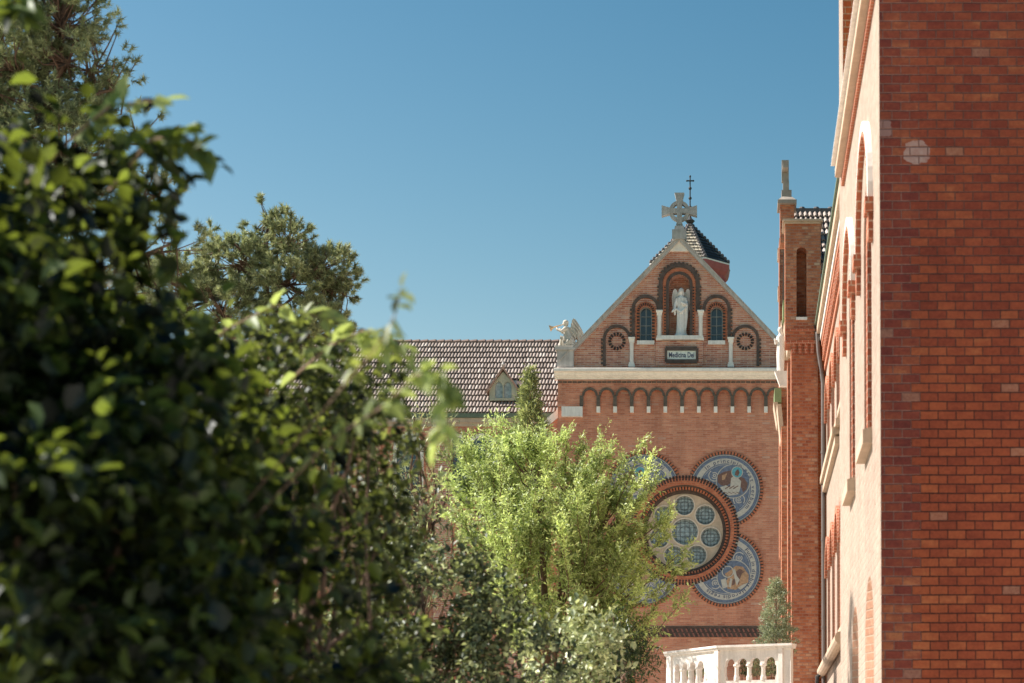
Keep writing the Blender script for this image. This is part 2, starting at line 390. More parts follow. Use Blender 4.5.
tag(mb.build('path', GRAVEL), None, None, kind='structure')

# ================================================================= CHURCH
YG = 80.0
def g(px, py): q = at(px, py, YG); return (q.x, q.z)
def gx(px): return at(px, 450, YG).x
def gs(n): return n * YG / F
church = thing('church', 'red brick church with stone cross, round window and long tiled nave roof', 'church', (g(679, 400)[0], YG, 0))

def arc_px(cx, cy, r, a0, a1, n, ry=None):
    ry = ry or r
    return [(cx + r * math.cos(R(a0 + (a1 - a0) * i / n)), cy - ry * math.sin(R(a0 + (a1 - a0) * i / n))) for i in range(n + 1)]
def G(pts): return [g(*q) for q in pts]
def arch_hole(cx, spring, hw, bottom, n=14):
    return G(arc_px(cx, spring, hw, 180, 0, n) + [(cx + hw, bottom), (cx - hw, bottom)])
def ring_poly(cx, spring, ro, ri, bl, br, n=18):
    """arch ring with legs down to rows bl (left) and br (right)"""
    pts = [(cx - ro, bl)] + arc_px(cx, spring, ro, 180, 0, n) + [(cx + ro, br), (cx + ri, br)] + arc_px(cx, spring, ri, 0, 180, n) + [(cx - ri, bl)]
    return G(pts)
def circ(cx, cy, r, n=48): return G([(cx + r * math.cos(2*PI*i/n), cy - r * math.sin(2*PI*i/n)) for i in range(n)])
def radial_teeth(mb, cx, cy, r0, r1, a0, a1, n, duty, d0, d1):
    for i in range(n):
        a = a0 + (a1 - a0) * (i + 0.5) / n; h = abs(a1 - a0) / n * duty / 2
        q = [(cx + r * math.cos(R(b)), cy - r * math.sin(R(b))) for r, b in ((r0, a-h), (r0, a+h), (r1, a+h), (r1, a-h))]
        mb.prism(G(q), [], d0, d1)
def side_teeth(mb, xa, xb, y0, y1, step, duty, d0, d1):
    y = y0
    while y < y1:
        a = g(xa, y); b = g(xb, min(y1, y + step * duty)); mb.box(a[0], b[0], d0, d1, a[1], b[1]); y += step

CX = 679.3
RC = (684.6, 530.3)
LW, RW = 645.8, 716.6
base_z = 0
# --- gable wall (upper, above the cornice) and the wall below it
mb = MB()
outer = [g(558, 374), g(558, 367), g(CX, 242), g(800, 367), g(800, 374)]
mb.prism(outer, [arch_hole(CX, 285, 10.4, 336.5), arch_hole(LW, 312, 6.2, 341), arch_hole(RW, 312, 6.2, 341)], YG, YG + 0.6)
gable = mb.build('gable_wall', B_GABLE, church)
mb = MB()
mb.prism([(gx(558), 0), (gx(800), 0), g(800, 374), g(558, 374)], [circ(*RC, 46, 72)], YG + 0.004, YG + 0.9)
mb.build('lower_wall', B_GABLE_LOW, church)
mb = MB()       # flank walls and inner core so that light does not leak through
mb.box(gx(558), gx(558) + 0.5, YG + 0.91, YG + 14, 0, g(0, 372)[1]); mb.box(gx(800) - 0.5, gx(800), YG + 0.91, YG + 14, 0, g(0, 372)[1])
mb.box(gx(558) + 0.51, gx(800) - 0.51, YG + 0.92, YG + 1.1, 0, g(0, 262)[1] - 3.3)
mb.build('flank_wall', B_GABLE_LOW, church)
# --- niche, its back and the two lancet windows
mb = MB(); a = g(CX - 11, 268); b = g(CX + 11, 338); mb.box(a[0], b[0], YG + 0.61, YG + 0.8, a[1], b[1])
mb.build('niche_back', B_GABLE, church)
for cx in (LW, RW):
    mb = MB(); a = g(cx - 6.4, 304); b = g(cx + 6.4, 342); mb.box(a[0], b[0], YG + 0.30, YG + 0.33, a[1], b[1])
    wdw = mb.build('lancet_window', GLAZD, church)
    mb = MB(); 
    mb.prism(arch_hole(cx, 312, 6.1, 341), [arch_hole(cx, 312, 5.2, 340.2)], YG + 0.24, YG + 0.31)
    a = g(cx - 0.35, 306.5); b = g(cx + 0.35, 341); mb.box(a[0], b[0], YG + 0.25, YG + 0.295, a[1], b[1])
    for yy in (315, 324, 333):
        a = g(cx - 5.3, yy); b = g(cx + 5.3, yy + 0.6); mb.box(a[0], b[0], YG + 0.26, YG + 0.29, a[1], b[1])
    mb.build('glazing_bars', plain('window_bar_paint', (0.30, 0.33, 0.33), 0.6, 0.1, 4), wdw)
    mb = MB(); a = g(cx - 8.6, 341.2); b = g(cx + 8.6, 344.8); mb.box(a[0], b[0], YG - 0.14, YG + 0.3, a[1], b[1]); mb.build('sill', WHITE, wdw)
# --- dark hood arches
mb = MB()
mb.prism(ring_poly(CX, 284, 20.5, 16.8, 311, 311), [], YG - 0.07, YG + 0.02)
side_teeth(mb, CX - 22, CX - 16.3, 286, 311, 3.9, 0.5, YG - 0.072, YG + 0.02); side_teeth(mb, CX + 16.3, CX + 22, 286, 311, 3.9, 0.5, YG - 0.072, YG + 0.02)
radial_teeth(mb, CX, 284, 20.4, 22, 8, 172, 15, 0.5, YG - 0.071, YG + 0.02)
mb.build('hood_mould', DARKB, church)
mb = MB(); mb.prism(ring_poly(CX, 285, 13.4, 10.4, 336, 336), [], YG - 0.02, YG + 0.15); mb.build('niche_arch', DARKB, church)
for cx, sp_y, ro, ri, s, y_in, y_out in ((LW, 309, 14, 11.0, -1, 311, 338), (RW, 309, 14, 11.0, 1, 311, 338), (617.0, 339, 14, 11.2, -1, 338, 366), (745.3, 339, 14, 11.2, 1, 338, 366)):
    mb = MB(); bl, br = (y_out, y_in) if s < 0 else (y_in, y_out)
    mb.prism(ring_poly(cx, sp_y, ro, ri, bl, br), [], YG - 0.06, YG + 0.02)
    xo = cx + s * ro
    side_teeth(mb, min(xo, xo + s * 1.8), max(xo, xo + s * 1.8), sp_y, y_out, 3.9, 0.5, YG - 0.062, YG + 0.02)
    mb.build('hood_mould', DARKB, church)
# --- orange brick arch bands and toothed rings
mb = MB()
mb.prism(ring_poly(CX, 284.5, 16.3, 13.4, 336, 336), [], YG - 0.035, YG + 0.01)
for cx in (LW, RW):
    mb.prism(ring_poly(cx, 312, 10.2, 6.2, 341, 341), [], YG - 0.03, YG + 0.01)
mb.build('arch_band', B_ORANGE, church)
for cx in (LW, RW):
    mb = MB()
    radial_teeth(mb, cx, 312, 6.2, 8.9, 0, 180, 11, 0.5, YG - 0.055, YG - 0.02)
    side_teeth(mb, cx - 8.9, cx - 6.2, 313, 341, 3.2, 0.5, YG - 0.055, YG - 0.02); side_teeth(mb, cx + 6.2, cx + 8.9, 313, 341, 3.2, 0.5, YG - 0.055, YG - 0.02)
    mb.build('toothed_brick', DARKT, church)
for cx in (617.0, 745.3):
    mb = MB(); radial_teeth(mb, cx, 341.5, 5.6, 8.8, 0, 360, 15, 0.55, YG - 0.05, YG + 0.01); mb.build('toothed_roundel', DARKT, church)
mb = MB(); side_teeth(mb, CX - 15, CX - 13.6, 287, 336, 3.0, 0.5, YG - 0.05, YG); side_teeth(mb, CX + 13.6, CX + 15, 287, 336, 3.0, 0.5, YG - 0.05, YG)
mb.build('toothed_brick', DARKT, church)
# --- stone colonnettes
for cx, yt, yb in ((659.2, 311, 340.8), (700.6, 311, 340.8), (631.5, 338, 367.5), (730.8, 338, 367.5)):
    mb = MB()
    zt, zb = g(cx, yt)[1], g(cx, yb)[1]; x = gx(cx)
    for zz, hh, ww in ((zt, -0.07, 0.135), (zt - 0.07, -0.13, 0.105), (zb, 0.09, 0.13), (zb + 0.09, 0.09, 0.105)):
        mb.box(x - ww, x + ww, YG - 0.05 - ww, YG + 0.02, min(zz, zz + hh), max(zz, zz + hh))
    mb.lathe(x, YG - 0.07, [(0.085, zb + 0.16), (0.078, (zb + zt) / 2), (0.085, zt - 0.19)], 12)
    mb.build('colonnette', STONE, church, smooth=False)
mb = MB(); a = g(661.5, 336.6); b = g(698.4, 340.5); mb.box(a[0], b[0], YG - 0.22, YG + 0.6, a[1], b[1]); mb.build('niche_sill', WHITE, church)
# --- inscription panel
mb = MB()
a = g(656, 341.1); b = g(703, 366)
mb.prism([(a[0], b[1]), (b[0], b[1]), (b[0], a[1]), (a[0], a[1])], [], YG - 0.10, YG + 0.01); mb.build('panel_surround', B_GABLE, church)
mb = MB(); a = g(664.8, 349.2); b = g(698.4, 362.2)
mb.prism([(a[0], b[1]), (b[0], b[1]), (b[0], a[1]), (a[0], a[1])], [G([(667.3, 351.4), (667.3, 360.2), (695.9, 360.2), (695.9, 351.4)])], YG - 0.18, YG - 0.09)
a = g(666, 347.4); b = g(697.2, 349.2); mb.box(a[0], b[0], YG - 0.18, YG - 0.09, a[1], b[1] + 0.002); a = g(666, 362.2); b = g(697.2, 364); mb.box(a[0], b[0], YG - 0.17, YG - 0.09, a[1] - 0.002, b[1])
frame = mb.build('inscription_frame', DARKB, church)
mb = MB(); a = g(667.3, 351.4); b = g(695.9, 360.2); mb.box(a[0], b[0], YG - 0.125, YG - 0.101, a[1], b[1]); sign = mb.build('inscription_panel', plain('enamel_panel', (0.74, 0.76, 0.70), 0.4, 0.06, 3, bump=0), church)

def text_mesh(body, size, extrude=0.004, bold=0.0):
    cu = bpy.data.curves.new('lettering', 'FONT'); cu.body = body; cu.size = size; cu.extrude = extrude; cu.offset = bold
    cu.align_x = 'CENTER'; cu.align_y = 'CENTER'; cu.resolution_u = 3
    o = bpy.data.objects.new('lettering', cu); COL.objects.link(o)
    dg = bpy.context.evaluated_depsgraph_get(); me = bpy.data.meshes.new_from_object(o.evaluated_get(dg))
    bpy.data.objects.remove(o); bpy.data.curves.remove(cu)
    vs = [v.co.copy() for v in me.vertices]; fs = [tuple(p_.vertices) for p_ in me.polygons]; bpy.data.meshes.remove(me)
    return vs, fs
vs_, fs_ = text_mesh('Medicina Dei', 0.30, 0.005, 0.006)
xs = [v.x for v in vs_]; wtx = max(xs) - min(xs); mid = (max(xs) + min(xs)) / 2
c_ = g(681.6, 355.9); kx = gs(25.5) / wtx
mb = MB(); mb.add([(c_[0] + (v.x - mid) * kx, YG - 0.130 - v.z, c_[1] + v.y * 0.98) for v in vs_], fs_)
mb.build('lettering', MINK, church, recalc=False)
# --- cornice under the gable, stone block
mb = MB()
zt = g(0, 370.6)[1]; zb = g(0, 380)[1]
prof = [(0.10, zt + 0.06), (-0.50, zt), (-0.52, zt - 0.02), (-0.52, zt - 0.13), (-0.36, zt - 0.135), (-0.36, zt - 0.16), (-0.30, zt - 0.26), (-0.22, zt - 0.27), (-0.22, zt - 0.31), (-0.125, zt - 0.315), (-0.125, zb), (0.1, zb)]
x0, x1 = gx(554.5), gx(801)
vs = [(x0, YG + d, z) for d, z in prof] + [(x1, YG + d, z) for d, z in prof]; n = len(prof)
mb.add(vs, [tuple(range(n)), tuple(range(2*n-1, n-1, -1))] + [(i, (i+1) % n, n + (i+1) % n, n + i) for i in range(n)])
mb.build('cornice', STONE, church)
mb = MB(); a = g(562, 407.5); b = g(582.8, 417.3); mb.box(a[0], b[0], YG - 0.22, YG + 0.02, a[1], b[1]); mb.build('stone_block', WHITE, church)
# --- arcaded frieze: projecting wall with arches cut in, dark rings, small corbels
xs_c = [581.8 + 16.73 * i for i in range(14)]
pts = [(558, 380.02), (801, 380.02), (801, 407)]
for i in reversed(range(len(xs_c) - 1)):
    cx = (xs_c[i] + xs_c[i+1]) / 2
    pts += [(cx + 6.2, 407)] + arc_px(cx, 396.2, 6.2, 0, 180, 10) + [(cx - 6.2, 407)]
pts += [(558, 407)]
mb = MB(); mb.prism(G(pts), [], YG - 0.12, YG - 0.002); mb.build('frieze_wall', B_GABLE_LOW, church)
FRZ = plain('frieze_dark_brick', (0.12, 0.095, 0.075), 0.7, 0.35, 6)
for i in range(len(xs_c) - 1):
    mb = MB(); cx = (xs_c[i] + xs_c[i+1]) / 2
    mb.prism(ring_poly(cx, 396.2, 7.9, 5.6, 396.4, 396.4, 10), [], YG - 0.17 - 0.002 * (i % 2), YG - 0.11)
    a = g(xs_c[i] - 1.8, 396.4); b = g(xs_c[i] + 1.8, 407); mb.box(a[0], b[0], YG - 0.16, YG - 0.10, a[1], b[1]); mb.build('frieze_arch', FRZ, church)
mb = MB()
a = g(558, 382.0); b = g(801, 383.6)
x = a[0]
while x < b[0]:
    mb.box(x, x + 0.17, YG - 0.15, YG - 0.11, a[1], b[1]); x += 0.20
mb.build('dentil_course', FRZ, church)
for x in xs_c[1:]:
    mb = MB(); a = g(x - 1.8, 407.1); b = g(x + 1.8, 413); mb.box(a[0], b[0], YG - 0.14, YG - 0.002, a[1], b[1]); mb.build('corbel_stone', STONE, church)
# --- coping, apex stone
mb = MB()
for s in (-1, 1):
    dx = 121
    o1 = g(CX, 237.5); o2 = g(CX + s * dx, 237.5 + dx * 1.045); i1 = g(CX, 242.0); i2 = g(CX + s * dx, 242.0 + dx * 1.045)
    mb.hull8([(o1[0], YG - 0.22, o1[1]), (o2[0], YG - 0.22, o2[1]), (i2[0], YG - 0.22, i2[1]), (i1[0], YG - 0.22, i1[1])],
             [(o1[0], YG + 0.65, o1[1]), (o2[0], YG + 0.65, o2[1]), (i2[0], YG + 0.65, i2[1]), (i1[0], YG + 0.65, i1[1])])
    o1 = g(CX, 236.3); o2 = g(CX + s * dx, 236.3 + dx * 1.045); i1 = g(CX, 237.4); i2 = g(CX + s * dx, 237.4 + dx * 1.045)
    mb.hull8([(o1[0], YG - 0.28, o1[1]), (o2[0], YG - 0.28, o2[1]), (i2[0], YG - 0.28, i2[1]), (i1[0], YG - 0.28, i1[1])],
             [(o1[0], YG + 0.7, o1[1]), (o2[0], YG + 0.7, o2[1]), (i2[0], YG + 0.7, i2[1]), (i1[0], YG + 0.7, i1[1])])
mb.build('coping', STONE_G, church)
mb = MB(); mb.prism(G([(CX, 242), (CX - 9.4, 251.8), (CX + 9.4, 251.8)]), [], YG - 0.10, YG - 0.004); mb.build('apex_stone', STONE, church)
# --- ringed cross
cyc = 209.8
def arm(ang, length, w0, w1):
    ca, sa = math.cos(ang), math.sin(ang)
    pts = [(0, w0), (length * 0.45, w0 * 1.1), (length * 0.80, w1 * 0.80), (length, w1), (length, -w1), (length * 0.80, -w1 * 0.80), (length * 0.45, -w0 * 1.1), (0, -w0)]
    return G([(CX + a * ca - b * sa, cyc - (a * sa + b * ca)) for a, b in pts])
mb = MB()
for ang, L, w1, dd in ((0, 17.6, 5.4, 0), (90, 18, 4.9, 0.006), (180, 17.8, 5.4, 0), (270, 13.5, 3.2, 0.006)):
    mb.prism(arm(R(ang), L, 2.4, w1), [], YG + 0.10 - dd, YG + 0.38 + dd)
mb.prism(circ(CX, cyc, 10.3, 40), [circ(CX, cyc, 7.0, 40)], YG + 0.13, YG + 0.35)
a = g(CX - 2.2, 221); b = g(CX + 2.2, 230); mb.box(a[0], b[0], YG + 0.12, YG + 0.36, a[1], b[1])
mb.prism(G([(CX - 4.4, 225.5), (CX + 4.4, 225.5), (CX + 5.4, 231.4), (CX - 5.4, 231.4)]), [], YG + 0.02, YG + 0.46)
a = g(CX - 7, 231.4); b = g(CX + 7, 241); mb.box(a[0], b[0], YG - 0.30, YG + 0.52, a[1], b[1])
mb.build('stone_cross', plain('cross_stone', (0.42, 0.40, 0.38), 0.85, 0.2, 3, streak=0.3), church)
# --- pedestal
mb = MB(); a = g(557.5, 351.5); b = g(574, 368.1); mb.box(a[0], b[0], YG - 0.25, YG + 0.6, a[1], b[1])
a = g(555.8, 348.6); b = g(575.2, 351.4); mb.box(a[0], b[0], YG - 0.33, YG + 0.65, a[1], b[1])
mb.build('pedestal', STONE_G, church)
mb = MB(); a = g(784, 351.5); b = g(801, 368.1); mb.box(a[0], b[0], YG - 0.25, YG + 0.6, a[1], b[1]); mb.build('pedestal', STONE, church)
# --- main round window
mb = MB()
mb.prism(circ(*RC, 52.2, 80), [circ(*RC, 46, 72)], YG - 0.06, YG + 0.003); mb.build('window_ring', B_ORANGE, church)
mb = MB(); radial_teeth(mb, *RC, 51.9, 54.8, 0, 360, 104, 0.5, YG - 0.05, YG + 0.01)
radial_teeth(mb, *RC, 49.6, 52.0, 0, 360, 104, 0.5, YG - 0.065, YG - 0.04); mb.build('ring_teeth', DARKT, church)
mb = MB()
for r0, r1, d in ((46.0, 44.2, 0.10), (44.2, 41.6, 0.24), (41.6, 38.2, 0.40)):
    mb.prism(circ(*RC, r0 + 0.3, 72), [circ(*RC, r1, 72)], YG + d, YG + d + 0.10)
mb.build('reveal_steps', DARKB, church)
mb = MB(); radial_teeth(mb, *RC, 41.4, 44.6, 0, 360, 88, 0.55, YG + 0.12, YG + 0.26); mb.build('reveal_teeth', B_ORANGE, church)
rose = None
lights = [(RC[0], RC[1], 13.4)]
for i in range(7):
    a = R(90 - i * 360 / 7 + 1); lights.append((RC[0] + 26.4 * math.cos(a), RC[1] - 26.4 * math.sin(a), 10.0))
mb = MB()
mb.prism(circ(*RC, 38.6, 72), [circ(x, y, r, 32) for x, y, r in lights], YG + 0.42, YG + 0.62)
rose = mb.build('round_window', TAN, church)
mb = MB()
for x, y, r in lights: mb.prism(circ(x, y, r + 0.8, 32), [circ(x, y, r - 0.35, 32)], YG + 0.39, YG + 0.419)
mb.build('tracery_mouldings', plain('tracery_edge_stone', (0.66, 0.56, 0.46), 0.8, 0.1, 4), rose)
for k, (x, y, r) in enumerate(lights):
    mb = MB(); mb.prism(circ(x, y, r + 0.3, 32), [], YG + 0.55, YG + 0.57)
    mb.mi = 1
    for q in (-0.66, -0.33, 0, 0.33, 0.66):
        hw = r * math.sqrt(1 - q * q)
        a = g(x - hw, y + q * r - 0.15); b = g(x + hw, y + q * r + 0.15); mb.box(a[0], b[0], YG + 0.535, YG + 0.549, a[1], b[1])
        a = g(x + q * r - 0.15, y - hw); b = g(x + q * r + 0.15, y + hw); mb.box(a[0], b[0], YG + 0.532, YG + 0.5465, a[1], b[1])
    for rr in (0.45, 0.8): mb.prism(circ(x, y, r * rr + 0.15, 24), [circ(x, y, r * rr - 0.15, 24)], YG + 0.53, YG + 0.5455)
    mb.build('glass_light', [GLAZ, LEAD], rose)
# --- four mosaic medallions
def clip_out(cx, cy, r, c0, r0, n=60):
    """circle (cx,cy,r) minus the disc (c0,r0), as one outline"""
    out = []
    pts = [(cx + r * math.cos(2*PI*i/n), cy - r * math.sin(2*PI*i/n)) for i in range(n)]
    ang0 = math.degrees(math.atan2(-(cy - c0[1]), cx - c0[0]))
    d = math.hypot(cx - c0[0], cy - c0[1])
    # intersection half-angles
    ca = (d*d + r*r - r0*r0) / (2*d*r); cb = (d*d + r0*r0 - r*r) / (2*d*r0)
    if abs(ca) > 1: return pts
    al = math.degrees(math.acos(ca)); be = math.degrees(math.acos(cb))
    # medallion outer arc: centred on direction ang0, from ang0-(180-al) to ang0+(180-al)
    out = arc_px(cx, cy, r, ang0 - (180 - al), ang0 + (180 - al), n)
    out += arc_px(c0[0], c0[1], r0, ang0 + be, ang0 - be, 24)[1:-1]
    return out
MED = [(40.4, -40.8, 'In principio erat verbum', 'eagle'), (-40.4, -40.8, 'Liber generationis Jesu Christi', 'angel'),
       (40.8, 38.6, 'Fuit in diebus Herodis regis', 'ox'), (-40.8, 38.6, 'Initium Evangelii Jesu Christi', 'lion')]
for dx, dy, txt, fig in MED:
    cx, cy = RC[0] + dx, RC[1] + dy; Rm = 33.6
    mb = MB(); mb.prism(G(clip_out(cx, cy, Rm, RC, 55)), [], YG - 0.016, YG + 0.003)
    med = mb.build('mosaic_medallion', MBLUE, church, label={'eagle': 'blue mosaic with a dark winged figure and turquoise halo', 'angel': 'blue mosaic half hidden by the tree', 'ox': 'blue mosaic with an ochre winged figure and open book', 'lion': 'blue mosaic low behind the tree'}[fig])
    ang0 = math.degrees(math.atan2(-dy, dx))
    mb = MB()       # cream band that carries the writing, and outer thin line
    span = 108
    for (ra, rb, sp_) in ((31.0, 26.0, 112), (34.6, 34.0, 122), (24.9, 24.5, 100)):
        mb.prism(G(arc_px(cx, cy, ra, ang0 - sp_, ang0 + sp_, 40) + arc_px(cx, cy, rb, ang0 + sp_, ang0 - sp_, 40)), [], YG - 0.022, YG - 0.015)
    # vine scrolls in the two corners
    for s in (-1, 1):
        aa = ang0 + s * 82; sc = (cx + 17.5 * math.cos(R(aa)), cy - 17.5 * math.sin(R(aa)))
        for r_, a0_, a1_ in ((5.6, 0, 260), (3.0, 90, 360), (1.2, 0, 359)):
            mb.prism(G(arc_px(sc[0], sc[1], r_ + 0.45, a0_ + aa, a1_ + aa, 14) + arc_px(sc[0], sc[1], max(0.2, r_ - 0.45), a1_ + aa, a0_ + aa, 14)), [], YG - 0.0215, YG - 0.015)
        sc2 = (cx + 20 * math.cos(R(ang0 + s * 112)), cy - 20 * math.sin(R(ang0 + s * 112)))
        mb.prism(G(arc_px(sc2[0], sc2[1], 2.8, 0, 250, 12) + arc_px(sc2[0], sc2[1], 2.0, 250, 0, 12)), [], YG - 0.021, YG - 0.015)
    fx, fy = cx + 11.5 * math.cos(R(ang0)), cy - 11.5 * math.sin(R(ang0)); fr = 17.2
    mb.prism(circ(fx, fy, fr, 40), [circ(fx, fy, fr - 0.8, 40)], YG - 0.027, YG - 0.0145)
    mb.build('band', MCREAM, med)
    def sh(ps): return G([(fx + a, fy + b) for a, b in ps])
    mats = [MBROWN, MCREAM, MTURQ, MORANGE, MBLUE]
    mb = MB()
    mb.mi = 4; mb.prism(circ(fx, fy, fr - 0.9, 36), [], YG - 0.024, YG - 0.015)
    f0, f1 = YG - 0.030, YG - 0.0235; e0, e1 = YG - 0.036, YG - 0.0295
    if fig in ('eagle', 'angel'):
        mb.mi = 0; mb.prism(sh([(-15.5,-6),(-9,-9.5),(1,-11.5),(4,-7),(-1,1),(-7,5),(-12,4),(-15.5,1)]), [], f0, f1)
        mb.prism(sh([(6,-5),(11,-3),(14.5,2),(13.5,8),(10,11),(7,4)]), [], f0, f1)
        mb.mi = 1; mb.prism(sh([(-2,-3),(2,-6.5),(8,0),(7,8),(5,13),(-4,14.5),(-10,11),(-13,6),(-7,4),(-3,6)]), [], e0, e1)
        mb.mi = 0
        for q in range(3): mb.prism(sh([(-8+q*4,7.0),(-3+q*4,4.2),(-2.6+q*4,5.0),(-7.6+q*4,8.0)]), [], YG - 0.040, YG - 0.0355)
        for q in range(4): mb.prism(sh([(-9+q*4,10.5),(-5+q*4,12.2),(-4.8+q*4,12.8),(-8.8+q*4,11.2)]), [], YG - 0.040, YG - 0.0355)
        mb.mi = 3; mb.prism(sh([(-11,-6),(-6,-8),(-8,-2),(-11,-1)]), [], e0, e1)
        mb.mi = 2; mb.prism(circ(fx + 4, fy - 9, 5.4, 24), [], YG - 0.0385, YG - 0.0375 + 0.002)
        mb.mi = 0; mb.prism(sh([(1.5,-6),(2.5,-10),(5,-12),(6.5,-9),(5,-5)]), [], YG - 0.043, YG - 0.038)
        mb.mi = 1; mb.prism(circ(fx + 4, fy - 9, 5.9, 24), [circ(fx + 4, fy - 9, 5.2, 24)], YG - 0.044, YG - 0.0345)
    else:
        mb.mi = 3; mb.prism(sh([(-4,-6),(2,-11),(9,-10),(15,-2),(14.5,6),(8,9),(2,13),(-6,12),(-9,6),(-6,2),(-9,-3)]), [], f0, f1)
        mb.mi = 0; mb.prism(sh([(1,-4),(6,-8),(11,-5),(8,-3),(6,3),(5,9),(3,4)]), [], e0, e1)
        mb.prism(sh([(-1,3),(2,1),(1,8),(-2,9)]), [], e0, e1)
        mb.mi = 1; mb.prism(sh([(-13,3),(-8,1.5),(-6,10),(-11,12)]), [], YG - 0.040, YG - 0.0355); mb.prism(sh([(-5.4,9.8),(-3.4,1.5),(-1.4,2.2),(-3,11)]), [], YG - 0.040, YG - 0.0355)
        mb.prism(sh([(-2,-8),(1.5,-7),(3,-1),(6,3),(3,9),(1.5,4),(0,-2)]), [], YG - 0.041, YG - 0.0355); mb.prism(sh([(4,11),(9,8),(14,6),(12,9),(7,13)]), [], YG - 0.040, YG - 0.0295)
        mb.prism(circ(fx - 6, fy - 5, 6.0, 24), [circ(fx - 6, fy - 5, 5.1, 24)], YG - 0.0445, YG - 0.0235)
    mb.build('figure', mats, med)
    # the writing, letter by letter round the band
    mb = MB()
    size = gs(5.6)
    widths = []
    for ch in txt:
        if ch == ' ': widths.append(0.30); continue
        v_, f_ = text_mesh(ch, 1.0, 0.0, 0.0); xs = [q.x for q in v_]; widths.append(max(xs) - min(xs) + 0.10)
    tot = sum(widths) * 5.6; avail = R(196) * 27.8; kf = min(1.12, avail / tot); gapw = max(0.0, (avail * 0.9 - tot * kf)) / max(1, len(txt) - 1)
    upper = True
    a = ang0 + math.degrees((tot * kf + gapw * (len(txt) - 1)) / 27.8) / 2
    for ch, wd in zip(txt, widths):
        st_ = math.degrees(wd * 5.6 * kf / 27.8)
        if ch != ' ':
            am = a - st_ / 2; v_, f_ = text_mesh(ch, 1.0, 0.002, 0.012)
            bx, by = cx + 28.3 * math.cos(R(am)), cy - 28.3 * math.sin(R(am)); c0 = g(bx, by)
            th = R(am - 90); cc, ss = math.cos(th), math.sin(th)
            mb.add([(c0[0] + (q.x * cc * kf - q.y * ss) * size, YG - 0.0255 - q.z, c0[1] + (q.x * ss * kf + q.y * cc) * size) for q in v_], f_)
        a -= st_ + math.degrees(gapw / 27.8)
    mb.build('lettering', MINK, med, recalc=False)
    mb = MB(); mb.prism(G(clip_out(cx, cy, Rm + 1.6, RC, 55)), [G(clip_out(cx, cy, Rm + 0.05, RC, 55.02))] if False else [], YG - 0.0125, YG + 0.0025)
    mb.build('blue_border', MDEEP, med)
    mb = MB()
    cnt = 50; half = 125
    for i in range(cnt):
        aa = ang0 - half + 2 * half * (i + 0.5) / cnt
        x_, y_ = cx + 36.5 * math.cos(R(aa)), cy - 36.5 * math.sin(R(aa))
        if math.hypot(x_ - RC[0], y_ - RC[1]) < 55.5: continue
        mb.mi = 1; radial_teeth(mb, cx, cy, 35.3, 38.6, aa - 1.35, aa + 1.35, 1, 1.0, YG - 0.06, YG + 0.005)
    mb.mi = 0
    for i in range(cnt):
        aa = ang0 - half + 2 * half * (i) / cnt
        x_, y_ = cx + 36.5 * math.cos(R(aa)), cy - 36.5 * math.sin(R(aa))
        if math.hypot(x_ - RC[0], y_ - RC[1]) < 55.5: continue
        radial_teeth(mb, cx, cy, 35.3, 38.2, aa - 1.1, aa + 1.1, 1, 1.0, YG - 0.02, YG + 0.005)
    mb.build('toothed_border', [DARKB, B_ORANGE], med)
# --- zigzag band low on the wall
mb = MB(); a = g(600, 628); b = g(800, 637.2)
mb.box(a[0], b[0], YG - 0.03, YG + 0.003, a[1] + 0.02, a[1] + 0.07); mb.box(a[0], b[0], YG - 0.025, YG + 0.003, b[1], a[1])
x = a[0]; k = 0
mb.mi = 1
while x < b[0]:
    for r_ in range(2):
        z0 = a[1] - 0.03 - r_ * 0.18; xo = x + (0.09 if r_ else 0)
        mb.hull8([(xo, YG - 0.09, z0), (xo + 0.07, YG - 0.09, z0), (xo + 0.13, YG - 0.09, z0 - 0.14), (xo + 0.06, YG - 0.09, z0 - 0.14)],
                 [(xo, YG - 0.02, z0), (xo + 0.07, YG - 0.02, z0), (xo + 0.13, YG - 0.02, z0 - 0.14), (xo + 0.06, YG - 0.02, z0 - 0.14)])
    x += 0.19
mb.build('zigzag_band', [DARKB, plain('band_brick', (0.26, 0.11, 0.085), 0.8, 0.25, 6)], church)

